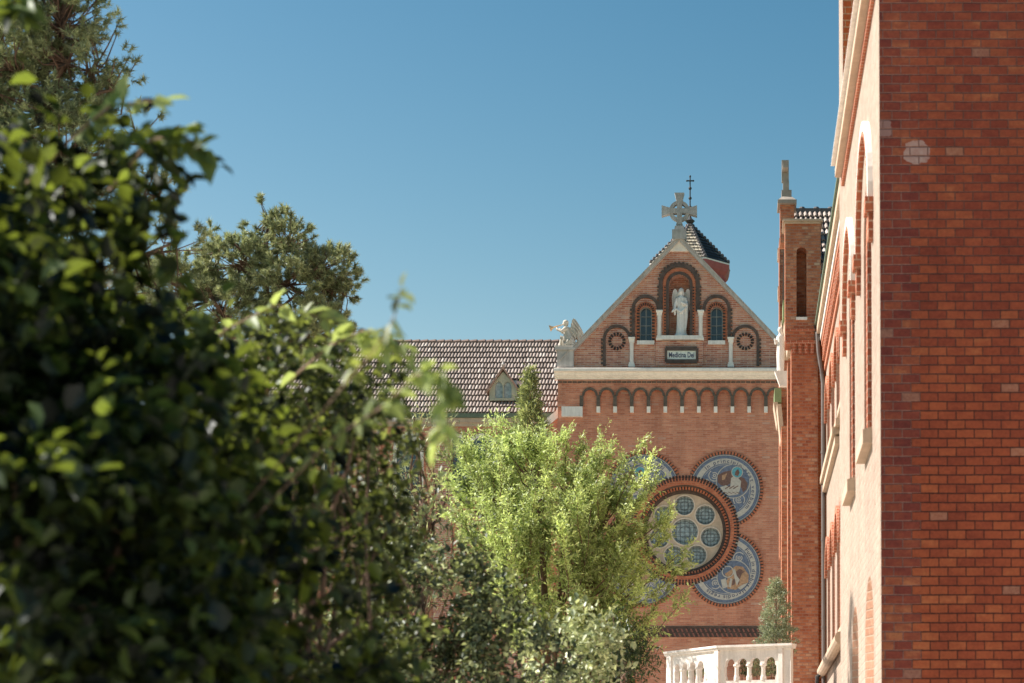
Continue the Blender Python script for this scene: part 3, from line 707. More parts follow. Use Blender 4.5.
# --- nave: roof of single tiles
EA = (81.3, at(0, 413.5, 81.3).z); RI = (87.0, at(0, 343.0, 87.0).z)
NX0, NX1 = at(170, 400, 84).x, gx(558) - 0.02
rng = random.Random(5)
tiles = MB(); tint = []
nrow = 13; ncol = int((NX1 - NX0) / 0.142)
sy, sz = RI[0] - EA[0], RI[1] - EA[1]; L = math.hypot(sy, sz); dy_, dz_ = sy / L, sz / L; ny_, nz_ = -dz_, dy_
DMX = at(503, 390, 82).x
for r_ in range(nrow):
    for c_i in range(ncol + 1):
        x0 = NX0 + c_i * 0.142 + (0.071 if r_ % 2 else 0); x1 = x0 + 0.116
        if x1 > NX1: continue
        if abs((x0 + x1) / 2 - DMX) < 0.55 and 2 <= r_ <= 5: continue
        t0 = r_ * L / nrow - 0.05 + rng.uniform(-0.012, 0.012); t1 = t0 + L / nrow + 0.10
        lift0, lift1 = 0.085 + rng.uniform(-0.008, 0.012), 0.015
        b = len(tiles.v); seg = 4
        for (t, lf, th) in ((t0, lift0, 0), (t0, lift0, 0.035), (t1, lift1, 0)):
            for k in range(seg + 1):
                f_ = k / seg; xx = x0 + (x1 - x0) * f_; bulge = 0.034 * math.sin(PI * f_) - th
                h = lf + bulge
                tiles.v.append((xx, EA[0] + dy_ * t + ny_ * h, EA[1] + dz_ * t + nz_ * h))
        q = min(1, max(0, rng.gauss(0.5, 0.26)))
        for k in range(seg):
            tiles.face([b + k, b + k + 1, b + 2*(seg+1) + k + 1, b + 2*(seg+1) + k]); tint.append(q)
            tiles.face([b + (seg+1) + k, b + (seg+1) + k + 1, b + k + 1, b + k]); tint.append(q * 0.5)
nroof = tiles.build('nave_roof', TILE, church, recalc=False)
at_ = nroof.data.attributes.new('tint', 'FLOAT', 'FACE'); at_.data.foreach_set('value', tint)
mb = MB(); mb.add([(NX0, EA[0], EA[1]), (NX1, EA[0], EA[1]), (NX1, RI[0], RI[1]), (NX0, RI[0], RI[1]), (NX1, 2*RI[0]-EA[0], EA[1]), (NX0, 2*RI[0]-EA[0], EA[1])], [(0,1,2,3), (3,2,4,5)])
mb.build('roof_bed', TILEBED, nroof)
mb = MB(); x = NX0
while x < NX1 - 0.3:
    mb.tube([(x, RI[0], RI[1] + 0.03), (x + 0.36, RI[0], RI[1] + 0.05)], [0.10, 0.12], 8)
    mb.lathe(x + 0.36, RI[0], [(0.03, RI[1] + 0.08), (0.02, RI[1] + 0.14), (0.01, RI[1] + 0.17)], 6); x += 0.36
mb.build('ridge_tiles', plain('ridge_tile', (0.26, 0.18, 0.15), 0.8, 0.25, 6), nroof)
mb = MB(); mb.box(NX0, NX1, EA[0] - 0.05, EA[0] + 0.5, 0, EA[1] - 0.35); mb.build('nave_wall', B_GABLE_LOW, church)
mb = MB(); zc = EA[1]
mb.box(NX0, NX1, EA[0] - 0.20, EA[0] + 0.3, zc - 0.20, zc - 0.03); mb.build('gutter', GREENC, church)
mb = MB(); mb.box(NX0, NX1, EA[0] - 0.14, EA[0] + 0.2, zc - 0.40, zc - 0.21); mb.box(NX0, NX1, EA[0] - 0.09, EA[0] + 0.2, zc - 0.55, zc - 0.401); mb.build('eaves_cornice', CORN, church)
mb = MB()
for px in (300, 372, 444, 516):
    q = at(px, 440, 81.2); mb.box(q.x - 0.35, q.x + 0.35, 81.0, 81.25, 0, zc - 0.56)
mb.build('buttress', B_GABLE, church)
for px in (336, 408, 455, 482):
    q = at(px, 470, 81.1); r_ = 0.55
    mb = MB(); ring = [(q.x + 0.62 * math.cos(a), q.z + 0.9 + 0.62 * math.sin(a)) for a in [PI - PI*i/12 for i in range(13)]] + [(q.x + 0.62, q.z - 1.2), (q.x - 0.62, q.z - 1.2)]
    inn = [(q.x + 0.48 * math.cos(a), q.z + 0.9 + 0.48 * math.sin(a)) for a in [PI - PI*i/12 for i in range(13)]] + [(q.x + 0.48, q.z - 1.2), (q.x - 0.48, q.z - 1.2)]
    mb.prism(ring, [inn[:-2] + [(q.x + 0.48, q.z - 1.06), (q.x - 0.48, q.z - 1.06)]], 81.14, 81.249)
    wv = mb.build('nave_window', STONE, church)
    mb = MB(); mb.prism(inn, [], 81.20, 81.246); mb.build('pane', GLAZD, wv)
# sloping parapet left of the stone block
mb = MB(); a = at(561, 408, 80.4); b = at(541, 424, 80.4)
mb.hull8([(a.x, 80.2, a.z), (a.x, 80.2, a.z - 0.35), (b.x, 80.2, b.z - 0.35), (b.x, 80.2, b.z)], [(a.x, 80.8, a.z), (a.x, 80.8, a.z - 0.35), (b.x, 80.8, b.z - 0.35), (b.x, 80.8, b.z)])
mb.build('parapet_coping', STONE, church)
mb = MB(); mb.hull8([(a.x, 80.25, a.z - 0.36), (a.x, 80.25, 0), (b.x, 80.25, 0), (b.x, 80.25, b.z - 0.36)], [(a.x, 80.75, a.z - 0.36), (a.x, 80.75, 0), (b.x, 80.75, 0), (b.x, 80.75, b.z - 0.36)])
mb.build('parapet_wall', B_GABLE_LOW, church)
# dormer
YD = 82.0
def D(px, py): q = at(px, py, YD); return (q.x, q.z)
mb = MB()
out = [D(489.5, 400.5), D(489.5, 388), D(503.2, 371.5), D(517, 388), D(517, 400.5)]
def lancet(cx, w_, top, bot):
    return [D(cx - w_, bot), D(cx - w_, top + 5), D(cx - w_ * 0.6, top + 1.6), D(cx, top), D(cx + w_ * 0.6, top + 1.6), D(cx + w_, top + 5), D(cx + w_, bot)]
mb.prism(out, [lancet(498.8, 3.9, 381, 398), lancet(507.6, 3.9, 381, 398)], YD, YD + 0.15)
dorm = mb.build('dormer', plain('dormer_stone', (0.42, 0.42, 0.32), 0.8, 0.15, 5), church)
mb = MB(); a = D(490, 399); b = D(516.5, 380); mb.box(a[0], b[0], YD + 0.10, YD + 0.13, a[1], b[1]); mb.build('pane', GLAZ, dorm)
mb = MB()
for s, (e0, e1) in ((-1, ((487, 393.5), (503.2, 369.5))), (1, ((519.5, 393.5), (503.2, 369.5)))):
    p0, p1 = D(*e0), D(*e1); t_ = 0.09
    mb.hull8([(p0[0], YD - 0.12, p0[1]), (p1[0], YD - 0.12, p1[1]), (p1[0], YD - 0.12, p1[1] + t_ * 1.4), (p0[0] + s * 0.06, YD - 0.12, p0[1] + t_ * 0.6)],
             [(p0[0], YD + 1.9, p0[1]), (p1[0], YD + 1.9, p1[1]), (p1[0], YD + 1.9, p1[1] + t_ * 1.4), (p0[0] + s * 0.06, YD + 1.9, p0[1] + t_ * 0.6)])
mb.build('dormer_roof', plain('dormer_tiles', (0.36, 0.24, 0.19), 0.8, 0.35, 14), dorm)
mb = MB()
for px in (489.5, 516.2):
    a = D(px, 400.5); b = D(px + 0.8, 389); mb.box(a[0], b[0], YD + 0.151, YD + 1.9, a[1], b[1])
mb.build('dormer_cheek', DARKROOF, dorm)
mb = MB(); a = D(503.2, 369.5); mb.lathe(a[0], YD, [(0.03, a[1]), (0.05, a[1] + 0.1), (0.10, a[1] + 0.2), (0.04, a[1] + 0.3), (0.01, a[1] + 0.42)], 8); mb.build('finial', STONE_G, dorm)

# --- roof behind the gable, octagonal ridge turret
mb = MB(); zt = g(CX, 246)[1]; ze = g(0, 366)[1]; xl, xc, xr = gx(560), gx(CX), gx(798)
mb.add([(xl, YG + 0.66, ze), (xc, YG + 0.66, zt), (xr, YG + 0.66, ze), (xl, YG + 22, ze), (xc, YG + 22, zt), (xr, YG + 22, ze)], [(0,1,4,3), (1,2,5,4)])
mb.build('transept_roof', DARKROOF, church)
YT = 98.0; tc = at(690, 260, YT); k = YT / F
z_e = at(690, 269, YT).z; z_a = at(690, 226, YT).z
mb = MB(); rot = R(22.5)
mb.lathe(tc.x, YT, [(35 * k, 14), (35 * k, z_e - 1.05)], 8, rot)
tur = mb.build('ridge_turret', REDP, church)
mb = MB(); mb.lathe(tc.x, YT, [(36 * k, z_e - 1.05), (37 * k, z_e - 0.8), (38 * k, z_e - 0.55), (41.5 * k, z_e - 0.35), (43 * k, z_e - 0.12), (43 * k, z_e - 0.03)], 8, rot)
for i in range(8):
    a0_ = rot + i * PI / 4; a1_ = a0_ + PI / 4
    for j in range(6):
        f_ = (j + 0.5) / 6; r_ = 37.6 * k
        x = tc.x + r_ * ((1-f_) * math.cos(a0_) + f_ * math.cos(a1_)); y = YT + r_ * ((1-f_) * math.sin(a0_) + f_ * math.sin(a1_))
        mb.box(x - 0.07, x + 0.07, y - 0.07, y + 0.07, z_e - 0.86, z_e - 0.6)
mb.build('turret_cornice', REDP, tur)
mb = MB(); mb.lathe(tc.x, YT, [(43.4 * k, z_e - 0.03), (43.4 * k, z_e + 0.04)], 8, rot); mb.build('turret_gutter', STONE, tur)
mb = MB(); tt = []
for i in range(8):
    a0_ = rot + i * PI / 4; a1_ = a0_ + PI / 4; am = (a0_ + a1_) / 2
    rows = 11
    for r_ in range(rows):
        f0 = r_ / rows; f1 = (r_ + 1.15) / rows; f1 = min(1, f1)
        cols = max(1, int(round(9 * (1 - f0))))
        for j in range(cols):
            g0, g1 = (j + 0.06) / cols, (j + 0.94) / cols
            def P(f_, gg, lf):
                rr = 41.5 * k * (1 - f_) ** 0.93; z = z_e + 0.05 + (z_a - z_e) * f_
                return (tc.x + rr * ((1-gg) * math.cos(a0_) + gg * math.cos(a1_)) + math.cos(am) * lf, YT + rr * ((1-gg) * math.sin(a0_) + gg * math.sin(a1_)) + math.sin(am) * lf, z + lf * 0.5)
            mb.add([P(f0, g0, 0.07), P(f0, g1, 0.07), P(f1, g1, 0.01), P(f1, g0, 0.01)], [(0,1,2,3)]); tt.append(min(1, max(0, rng.gauss(0.62 if i in (5, 4) else 0.1, 0.2))))  # front and left spire faces paler, the rest darker: sunlight painted in
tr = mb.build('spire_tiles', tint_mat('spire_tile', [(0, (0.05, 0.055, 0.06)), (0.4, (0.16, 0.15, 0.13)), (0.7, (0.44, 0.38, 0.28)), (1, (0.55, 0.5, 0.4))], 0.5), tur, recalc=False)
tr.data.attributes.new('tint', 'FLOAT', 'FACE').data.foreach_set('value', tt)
mb = MB(); mb.lathe(tc.x, YT, [(40.5 * k, z_e), (0.04, z_a)], 8, rot); mb.build('spire_bed', TILEBED, tur)
mb = MB()
for i in range(8):
    a0_ = rot + i * PI / 4
    for j in range(13):
        f_ = j / 13; rr = 41.8 * k * (1 - f_); z = z_e + 0.1 + (z_a - z_e) * f_
        mb.ell((tc.x + rr * math.cos(a0_), YT + rr * math.sin(a0_), z + 0.03), (0.10, 0.10, 0.13), 6, 4)
mb.build('hip_crockets', DARKROOF, tur)
mb = MB(); zz = z_a
mb.lathe(tc.x, YT, [(0.16, zz - 0.2), (0.22, zz), (0.12, zz + 0.1), (0.25, zz + 0.25), (0.08, zz + 0.4), (0.035, zz + 0.6), (0.03, zz + 2.5)], 8)
for q in (0.95, 1.4, 1.9): mb.ell((tc.x, YT, zz + q), (0.085, 0.085, 0.085), 8, 5)
mb.box(tc.x - 0.16, tc.x + 0.16, YT - 0.02, YT + 0.02, zz + 2.25, zz + 2.31)
for sx_ in (-0.16, 0.16): mb.ell((tc.x + sx_, YT, zz + 2.28), (0.05, 0.05, 0.05), 6, 4)
mb.ell((tc.x, YT, zz + 2.5), (0.05, 0.05, 0.07), 6, 4)
mb.build('finial', IRON, tur)

# ================================================================= statues
def remeshed(mb, name, mats, parent, vox, label=None, smooth_it=1):
    o = mb.build(name + '_src', mats, parent)
    md = o.modifiers.new('r', 'REMESH'); md.mode = 'VOXEL'; md.voxel_size = vox
    sm = o.modifiers.new('s', 'SMOOTH'); sm.iterations = smooth_it; sm.factor = 0.5
    dg = bpy.context.evaluated_depsgraph_get(); me = bpy.data.meshes.new_from_object(o.evaluated_get(dg))
    me.name = name
    n = bpy.data.objects.new(name, me); COL.objects.link(n); n.parent = parent
    for i in range(len(me.materials)): pass
    if not me.materials: me.materials.append(mats)
    me.polygons.foreach_set('use_smooth', [True] * len(me.polygons))
    bpy.data.objects.remove(o)
    if label: n['label'] = label
    return n
def loft(mb, rings, n=28, fold=0.0, nf=9, ph=0):
    """rings: (cx, cy, z, rx, ry)"""
    b = len(mb.v)
    for (cx, cy, z, rx, ry) in rings:
        for k_ in range(n):
            a = 2 * PI * k_ / n; f_ = 1 + fold * math.sin(nf * a + ph + z * 2.2) * (1 if z < rings[-1][2] else 0.3)
            mb.v.append((cx + rx * f_ * math.cos(a), cy + ry * f_ * math.sin(a), z))
    for i in range(len(rings) - 1):
        for k_ in range(n): mb.face([b + i*n + k_, b + i*n + (k_+1) % n, b + (i+1)*n + (k_+1) % n, b + (i+1)*n + k_])
    mb.face([b + k_ for k_ in reversed(range(n))]); mb.face([b + (len(rings)-1)*n + k_ for k_ in range(n)])
# angel in the niche
q = g(681, 336.5); ax, az = q; ay = YG + 0.20
ang = thing('angel_statue', 'white stone angel standing in the arched niche of the gable', 'statue', (ax, ay, az))
mb = MB()
mb.lathe(ax, ay, [(0.28, az + 0.002), (0.28, az + 0.10), (0.25, az + 0.14)], 16, sy=0.7)
mb.build('plinth', STATUE, ang)
mb = MB(); s_ = 1.0; z0 = az + 0.14
loft(mb, [(ax, ay, z0 - 0.01, 0.22, 0.15), (ax, ay, z0 + 0.15, 0.20, 0.14), (ax + 0.01, ay, z0 + 0.55, 0.19, 0.14), (ax + 0.015, ay - 0.01, z0 + 0.85, 0.19, 0.14), (ax + 0.01, ay, z0 + 1.05, 0.16, 0.115), (ax, ay, z0 + 1.22, 0.19, 0.12), (ax, ay, z0 + 1.38, 0.20, 0.115), (ax, ay, z0 + 1.45, 0.10, 0.08)], 40, 0.07, 8)
mb.tube([(ax, ay, z0 + 1.40), (ax, ay - 0.01, z0 + 1.54)], [0.065, 0.06], 10)
mb.ell((ax - 0.005, ay - 0.02, z0 + 1.63), (0.088, 0.10, 0.125)); mb.ell((ax, ay + 0.02, z0 + 1.66), (0.115, 0.11, 0.12)); mb.ell((ax - 0.005, ay - 0.125, z0 + 1.62), (0.018, 0.03, 0.035))
for sx_ in (-1, 1): mb.ell((ax + sx_ * 0.09, ay + 0.03, z0 + 1.56), (0.05, 0.06, 0.10))
mb.tube([(ax - 0.17, ay, z0 + 1.36), (ax - 0.25, ay - 0.03, z0 + 1.10), (ax - 0.26, ay - 0.12, z0 + 0.90)], [0.075, 0.07, 0.05], 10)   # right arm lowered
mb.tube([(ax - 0.26, ay - 0.12, z0 + 0.92), (ax - 0.34, ay - 0.15, z0 + 0.86), (ax - 0.37, ay - 0.16, z0 + 0.80)], [0.05, 0.045, 0.03], 10)
mb.tube([(ax + 0.17, ay, z0 + 1.36), (ax + 0.25, ay - 0.03, z0 + 1.14), (ax + 0.12, ay - 0.17, z0 + 1.12), (ax + 0.0, ay - 0.19, z0 + 1.18)], [0.075, 0.07, 0.05, 0.04], 10)
mb.tube([(ax + 0.24, ay - 0.06, z0 + 1.12), (ax + 0.23, ay - 0.06, z0 + 0.70), (ax + 0.18, ay - 0.06, z0 + 0.15)], [0.075, 0.06, 0.035], 8)   # hanging mantle
mb.tube([(ax - 0.20, ay - 0.10, z0 + 0.95), (ax - 0.02, ay - 0.15, z0 + 0.80), (ax + 0.2, ay - 0.10, z0 + 0.98)], [0.045, 0.06, 0.045], 8)
mb.tube([(ax - 0.27, ay - 0.10, z0 + 0.95), (ax - 0.25, ay - 0.08, z0 + 0.70)], [0.06, 0.03], 8)
mb.v = [(x, y, z0 + (z - z0) * 1.075) for x, y, z in mb.v]
remeshed(mb, 'body', STATUE, ang, 0.017)
def wing(mb, base, pts, y0, y1):
    mb.prism([(base[0] + a, base[1] + b) for a, b in pts], [], y0, y1)
for sx_, nm in ((-1, 'wing'), (1, 'wing')):
    mb = MB()
    pts = [(0.05, 1.20), (0.10, 1.38), (0.13, 1.60), (0.20, 1.74), (0.27, 1.76), (0.33, 1.70), (0.37, 1.55), (0.385, 1.35), (0.37, 1.15), (0.34, 1.02), (0.30, 0.90), (0.22, 0.80), (0.12, 0.95)]
    pts = [(sx_ * a + (0.02 if sx_ > 0 else 0), b) for a, b in pts]
    wing(mb, (ax, z0), pts, ay + 0.10, ay + 0.17)
    for j in range(5):
        xx = 0.14 + j * 0.05
        mb.tube([(ax + sx_ * xx, ay + 0.10, z0 + 0.92 + 0.02 * j), (ax + sx_ * (xx + 0.01), ay + 0.085, z0 + 1.3), (ax + sx_ * (xx - 0.005), ay + 0.10, z0 + 1.62)], [0.012, 0.026, 0.015], 6)
    mb.v = [(x, y, z0 + (z - z0) * 1.075) for x, y, z in mb.v]
    mb.build('wing', STATUE, ang, smooth=False)

# trumpeting angel kneeling on the pedestal
q = g(565, 348.5); tx, tz = q; ty = YG + 0.15
tr_ = thing('angel_statue', 'weathered stone angel blowing a trumpet on the corner pedestal, wings raised', 'statue', (tx, ty, tz))
def T(px, py, dy=0.0): a = g(px, py); return (a[0], ty + dy, a[1])
mb = MB()
mb.box(g(556.8, 0)[0], g(574.5, 0)[0], ty - 0.28, ty + 0.28, tz, tz + 0.10)
mb.build('plinth', STATUE_B, tr_)
mb = MB()
mb.tube([T(570, 343), T(568, 337), T(566.5, 331), T(565.8, 326.5)], [0.24, 0.21, 0.15, 0.13], 14)      # torso
mb.ell(T(569, 343.5), (0.30, 0.24, 0.20)); mb.ell(T(573, 346), (0.2, 0.2, 0.12))
mb.tube([T(568.5, 341, -0.08), T(561.5, 337.5, -0.10), T(560.0, 346.5, -0.10)], [0.14, 0.12, 0.08], 10)   # bent leg
mb.tube([T(569, 343, 0.08), T(562, 345, 0.12), T(558.5, 347, 0.12)], [0.13, 0.11, 0.07], 10)
mb.ell(T(559.0, 347, -0.10), (0.10, 0.07, 0.05))
for j, (dx, dz) in enumerate(((563, 341), (565.5, 343), (567.5, 341), (570, 340))):
    mb.tube([T(dx + 1.5, dz - 4, -0.2), T(dx, dz + 1, -0.24), T(dx + 0.5, dz + 5, -0.2)], [0.02, 0.035, 0.03], 6)
mb.tube([T(565.8, 328), T(565.4, 324.8)], [0.07, 0.06], 8)
mb.ell(T(564.8, 322.6), (0.10, 0.10, 0.115)); mb.ell(T(565.4, 321.4), (0.12, 0.12, 0.10)); mb.ell(T(566.5, 323.2), (0.07, 0.09, 0.08)); mb.ell(T(562.6, 323.0), (0.03, 0.02, 0.03))
mb.tube([T(566, 327.6, -0.12), T(561.5, 331.5, -0.2), T(556.8, 329, -0.12), T(557, 327, -0.06)], [0.08, 0.07, 0.05, 0.04], 8)
mb.tube([T(566, 327.6, 0.12), T(561.5, 330.5, 0.2), T(559.3, 327.4, 0.04)], [0.08, 0.065, 0.045], 8)
remeshed(mb, 'body', STATUE_B, tr_, 0.02)
for dy in (-0.10, 0.16):
    mb = MB(); oy = 0.0 if dy < 0 else 2.2
    pp = [(567.2, 333), (568.5, 328.5), (571.5, 325), (571.6, 320), (573.3, 317.8), (575.5, 319), (578.5, 323.5), (581.5, 328.5), (583.8, 334), (584.0, 336.6), (582.2, 334.8), (581.3, 337.2), (579.6, 334.4), (578.7, 340.0), (576.6, 335.3), (575.2, 339.0), (573.6, 334), (571.5, 336.5), (569, 336)]
    mb.prism([g(a - oy * 0.6, b + oy * 0.7) for a, b in pp], [], ty + dy + 0.03, ty + dy + 0.10)
    for (a, b, c, d) in ((573.5, 320, 583, 335), (572.5, 323, 581, 336), (571.5, 326, 578.5, 338), (570, 328.5, 575, 338)):
        mb.tube([T(a - oy * 0.6, b + oy * 0.7, dy + 0.02), T((a + c) / 2 + 0.6, (b + d) / 2 + oy * 0.7, dy + 0.01), T(c - oy * 0.6, d + oy * 0.7, dy + 0.03)], [0.02, 0.035, 0.012], 6)
    mb.build('wing', STATUE_B, tr_)
mb = MB()
mb.tube([T(562.4, 323.8, -0.02), T(553.5, 326.4, -0.02), T(552, 326.8, -0.02), T(549.4, 327.6, -0.02)], [0.018, 0.03, 0.06, 0.14], 12)
mb.build('trumpet', GOLD, tr_, smooth=False)

# ================================================================= NEAR BUILDING (right)
XN = 1.12                       # plane of its long facade
YN = 16.5
xc_ = at(880.5, 400, YN).x      # corner
XN = xc_
near = thing('brick_building', 'nearest brick building, dark red shaded end wall and bright sunlit facade with two arched windows', 'building', (XN, YN, 0))
ZTOP = 9.05
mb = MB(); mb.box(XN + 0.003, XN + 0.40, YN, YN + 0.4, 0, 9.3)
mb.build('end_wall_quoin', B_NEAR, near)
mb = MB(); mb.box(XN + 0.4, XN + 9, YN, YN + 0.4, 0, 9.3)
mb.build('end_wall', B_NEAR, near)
# facade with openings, plane x = XN
def aprof(yc, hw, zs, zb, n=16): return [(yc + hw * math.cos(PI * i / n), zs + hw * math.sin(PI * i / n)) for i in range(n + 1)] + [(yc - hw, zb), (yc + hw, zb)]
YE = 22.35
W = [(18.10, 0.54, 6.95, 5.08), (20.65, 0.50, 6.95, 5.08)]
HOODS = [(18.28, 0.84), (20.93, 0.76)]
NI = [(18.02, 0.60, 3.2, 0.8), (20.25, 0.55, 3.22, 0.8)]
mb = MB()
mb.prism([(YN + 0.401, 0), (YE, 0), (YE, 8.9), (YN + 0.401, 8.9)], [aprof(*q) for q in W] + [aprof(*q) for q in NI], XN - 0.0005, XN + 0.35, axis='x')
mb.build('facade_wall', B_SUNLIT, near)
mb = MB(); mb.box(XN - 0.001, XN + 0.0025, YN - 0.001, YN + 0.4005, 0, 8.9); mb.build('corner_sunlit_face', B_SUNLIT, near)  # thin sheet of the sun-washed brick over the lit side of the corner
mb = MB(); mb.box(XN + 0.6, XN + 0.9, YN + 0.41, YE, 0, 8.9); mb.build('inner_wall', B_JAMB, near)
for (yc, hw, zs, zb), (hyc, hr) in zip(W, HOODS):
    mb = MB(); mb.prism(aprof(yc, hw - 0.001, zs, zb), [aprof(yc, hw - 0.16, zs, zb)[:-2] + [(yc - hw + 0.16, zb + 0.01), (yc + hw - 0.16, zb + 0.01)]], XN + 0.02, XN + 0.5, axis='x')
    wd = mb.build('arched_window', B_JAMB, near)
    mb = MB(); mb.box(XN + 0.40, XN + 0.42, yc - hw + 0.05, yc + hw - 0.05, zb, zs + hw - 0.05); mb.build('pane', GLAZD, wd)
    mb = MB()
    n_ = 20
    def band(ra, rb): return [(hyc + ra * math.cos(PI * i / n_), 7.06 + ra * math.sin(PI * i / n_)) for i in range(n_ + 1)] + [(hyc + rb * math.cos(PI * i / n_), 7.06 + rb * math.sin(PI * i / n_)) for i in range(n_, -1, -1)]
    mb.prism(band(hr + 0.13, hr + 0.045), [], XN - 0.050, XN + 0.001, axis='x'); mb.build('hood_mould', WHITE, wd)
    mb = MB(); mb.prism(band(hr + 0.044, hr), [], XN - 0.053, XN + 0.001, axis='x'); mb.build('arch_brick', B_JAMB, wd)
    for s in (-1, 1):
        mb = MB(); y_ = hyc + s * (hr + 0.06); zs = 7.06; mb.box(XN - 0.075, XN - 0.001, y_ - 0.12, y_ + 0.10, zs - 0.13, zs - 0.002)
        mb.box(XN - 0.045, XN - 0.001, y_ - 0.08, y_ + 0.07, zs - 0.36, zs - 0.131)
        mb.build('impost', B_JAMB, wd)
    mb = MB(); mb.hull8([(XN - 0.085, yc - hw - 0.03, zb - 0.03), (XN - 0.085, yc - hw - 0.03, zb - 0.15), (XN + 0.2, yc - hw - 0.03, zb - 0.15), (XN + 0.2, yc - hw - 0.03, zb + 0.06)],
                        [(XN - 0.085, yc + hw - 0.05, zb - 0.03), (XN - 0.085, yc + hw - 0.05, zb - 0.15), (XN + 0.2, yc + hw - 0.05, zb - 0.15), (XN + 0.2, yc + hw - 0.05, zb + 0.06)])
    mb.build('sill', CORN, wd)
for (yc, hw, zs, zb) in NI:
    # splayed recess
    o_ = aprof(yc, hw, zs, zb, 16); i_ = [(yc + (a - yc) * 0.45, zb + (b - zb) * 0.88) for a, b in o_]
    mb = MB(); n_ = len(o_); b0 = len(mb.v)
    mb.v.extend([(XN + 0.0, a, b) for a, b in o_]); mb.v.extend([(XN + 0.16, a, b) for a, b in i_])
    for j in range(n_): mb.face([j, (j + 1) % n_, n_ + (j + 1) % n_, n_ + j])
    rc = mb.build('splayed_niche', B_PEACH, near)
    mb = MB(); mb.prism(i_, [], XN + 0.17, XN + 0.2, axis='x'); mb.build('niche_back', B_JAMB, rc)
# cornice
mb = MB()
zc0 = 8.80
mb.box(XN - 0.105, XN - 0.002, YN - 0.1, YE - 0.25, zc0, zc0 + 0.13)
mb.build('cornice', CORN, near)
mb = MB(); mb.box(XN - 0.035, XN - 0.002, YN - 0.05, YE - 0.25, zc0 - 0.10, zc0 - 0.001); mb.build('cornice_shade_strip', B_JAMB, near)  # brown strip stands in for the recess shadow below the cornice
mb = MB(); mb.box(XN - 0.15, XN - 0.003, YN - 0.1, YE - 0.25, zc0 + 0.131, zc0 + 0.145); mb.build('cornice_flashing', WHITE, near)
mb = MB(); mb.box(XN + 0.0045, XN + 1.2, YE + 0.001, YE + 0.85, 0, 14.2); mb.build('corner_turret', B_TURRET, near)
mb = MB(); mb.box(XN + 0.0005, XN + 0.004, YE + 0.0005, YE + 0.851, 0, 14.2); mb.build('turret_sunlit_side', B_SUNLIT, near)  # lit side of the red turret, painted as a thin pale sheet
for zz_, yy_ in ((10.15, 22.4), (9.15, 22.9)):
    pass

# ================================================================= FAR WING (right, further back)
YP = 50.0
def p_(px, py=400, Y=YP): return at(px, py, Y)
XW = p_(826).x                  # wing facade plane
wing_b = thing('brick_building', 'narrow brick wing with a buttressed gable, stone cross and drainpipe, seen edge-on beside the balcony', 'building', (XW, YP, 0))
zc1 = p_(816, 335).z
W2 = [(48.6, 0.75, 11.5, 10.3), (46.2, 0.75, 11.5, 10.3), (43.8, 0.75, 11.5, 10.3), (48.6, 0.7, 7.6, 5.6), (46.2, 0.7, 7.6, 5.6), (43.8, 0.7, 7.6, 5.6), (41.4, 0.7, 7.6, 5.6), (41.4, 0.75, 11.5, 10.3)]
mb = MB(); mb.prism([(23.3, 0), (YP + 8, 0), (YP + 8, zc1 + 0.1), (23.3, zc1 + 0.1)], [aprof(*q) for q in W2], XW, XW + 0.35, axis='x'); mb.build('facade_wall', B_SUNLIT, wing_b)
for (yc, hw, zs, zb) in W2:
    mb = MB(); mb.prism(aprof(yc, hw - 0.001, zs, zb), [aprof(yc, hw - 0.14, zs, zb)[:-2] + [(yc - hw + 0.14, zb + 0.01), (yc + hw - 0.14, zb + 0.01)]], XW + 0.06, XW + 0.5, axis='x')
    wd = mb.build('arched_window', B_JAMB, wing_b)
    mb = MB(); mb.box(XW + 0.36, XW + 0.38, yc - hw, yc + hw, zb, zs + hw); mb.build('pane', GLAZD, wd)
    mb = MB(); mb.box(XW - 0.10, XW + 0.2, yc - hw - 0.1, yc + hw + 0.1, zb - 0.14, zb - 0.001); mb.build('sill', CORN, wd)
    mb = MB()
    n_ = 12
    mb.prism([(yc + (hw + 0.22) * math.cos(PI * i / n_), zs + (hw + 0.22) * math.sin(PI * i / n_)) for i in range(n_ + 1)] + [(yc + (hw + 0.05) * math.cos(PI * i / n_), zs + (hw + 0.05) * math.sin(PI * i / n_)) for i in range(n_, -1, -1)], [], XW - 0.07, XW + 0.001, axis='x')
    mb.build('hood_mould', B_JAMB, wd)
mb = MB()       # cornice: copper edge, stone fascia, brick corbel table
XC = p_(816).x
y0_, y1_ = 23.3, YP - 0.02
mb.box(XC + 0.02, XW, y0_, y1_, zc1 + 0.0, zc1 + 0.24); mb.box(XC + 0.13, XW, y0_, y1_ - 0.1, zc1 - 0.14, zc1 - 0.001)
mb.build('cornice', CORN, wing_b)
mb = MB(); mb.box(XC - 0.03, XC + 0.3, y0_, y1_ + 0.02, zc1 + 0.241, zc1 + 0.31); mb.build('gutter', GREENC, wing_b)
mb = MB(); mb.box(XC + 0.10, XC + 0.128, y0_, y1_ - 0.1, zc1 - 0.17, zc1 - 0.01); mb.build('white_moulding', WHITE, wing_b)
mb = MB(); y = y0_
while y < y1_ - 0.2:
    mb.box(XW - 0.10, XW - 0.001, y, y + 0.16, zc1 - 0.75, zc1 - 0.33); mb.box(XW - 0.06, XW - 0.001, y + 0.16, y + 0.34, zc1 - 0.5, zc1 - 0.33); y += 0.34
mb.box(XW - 0.12, XW - 0.001, y0_, y1_, zc1 - 0.329, zc1 - 0.16); mb.box(XW - 0.05, XW - 0.001, y0_, y1_, zc1 - 0.95, zc1 - 0.80)
mb.build('corbel_table', B_JAMB, wing_b)
z_l = p_(828, 485).z
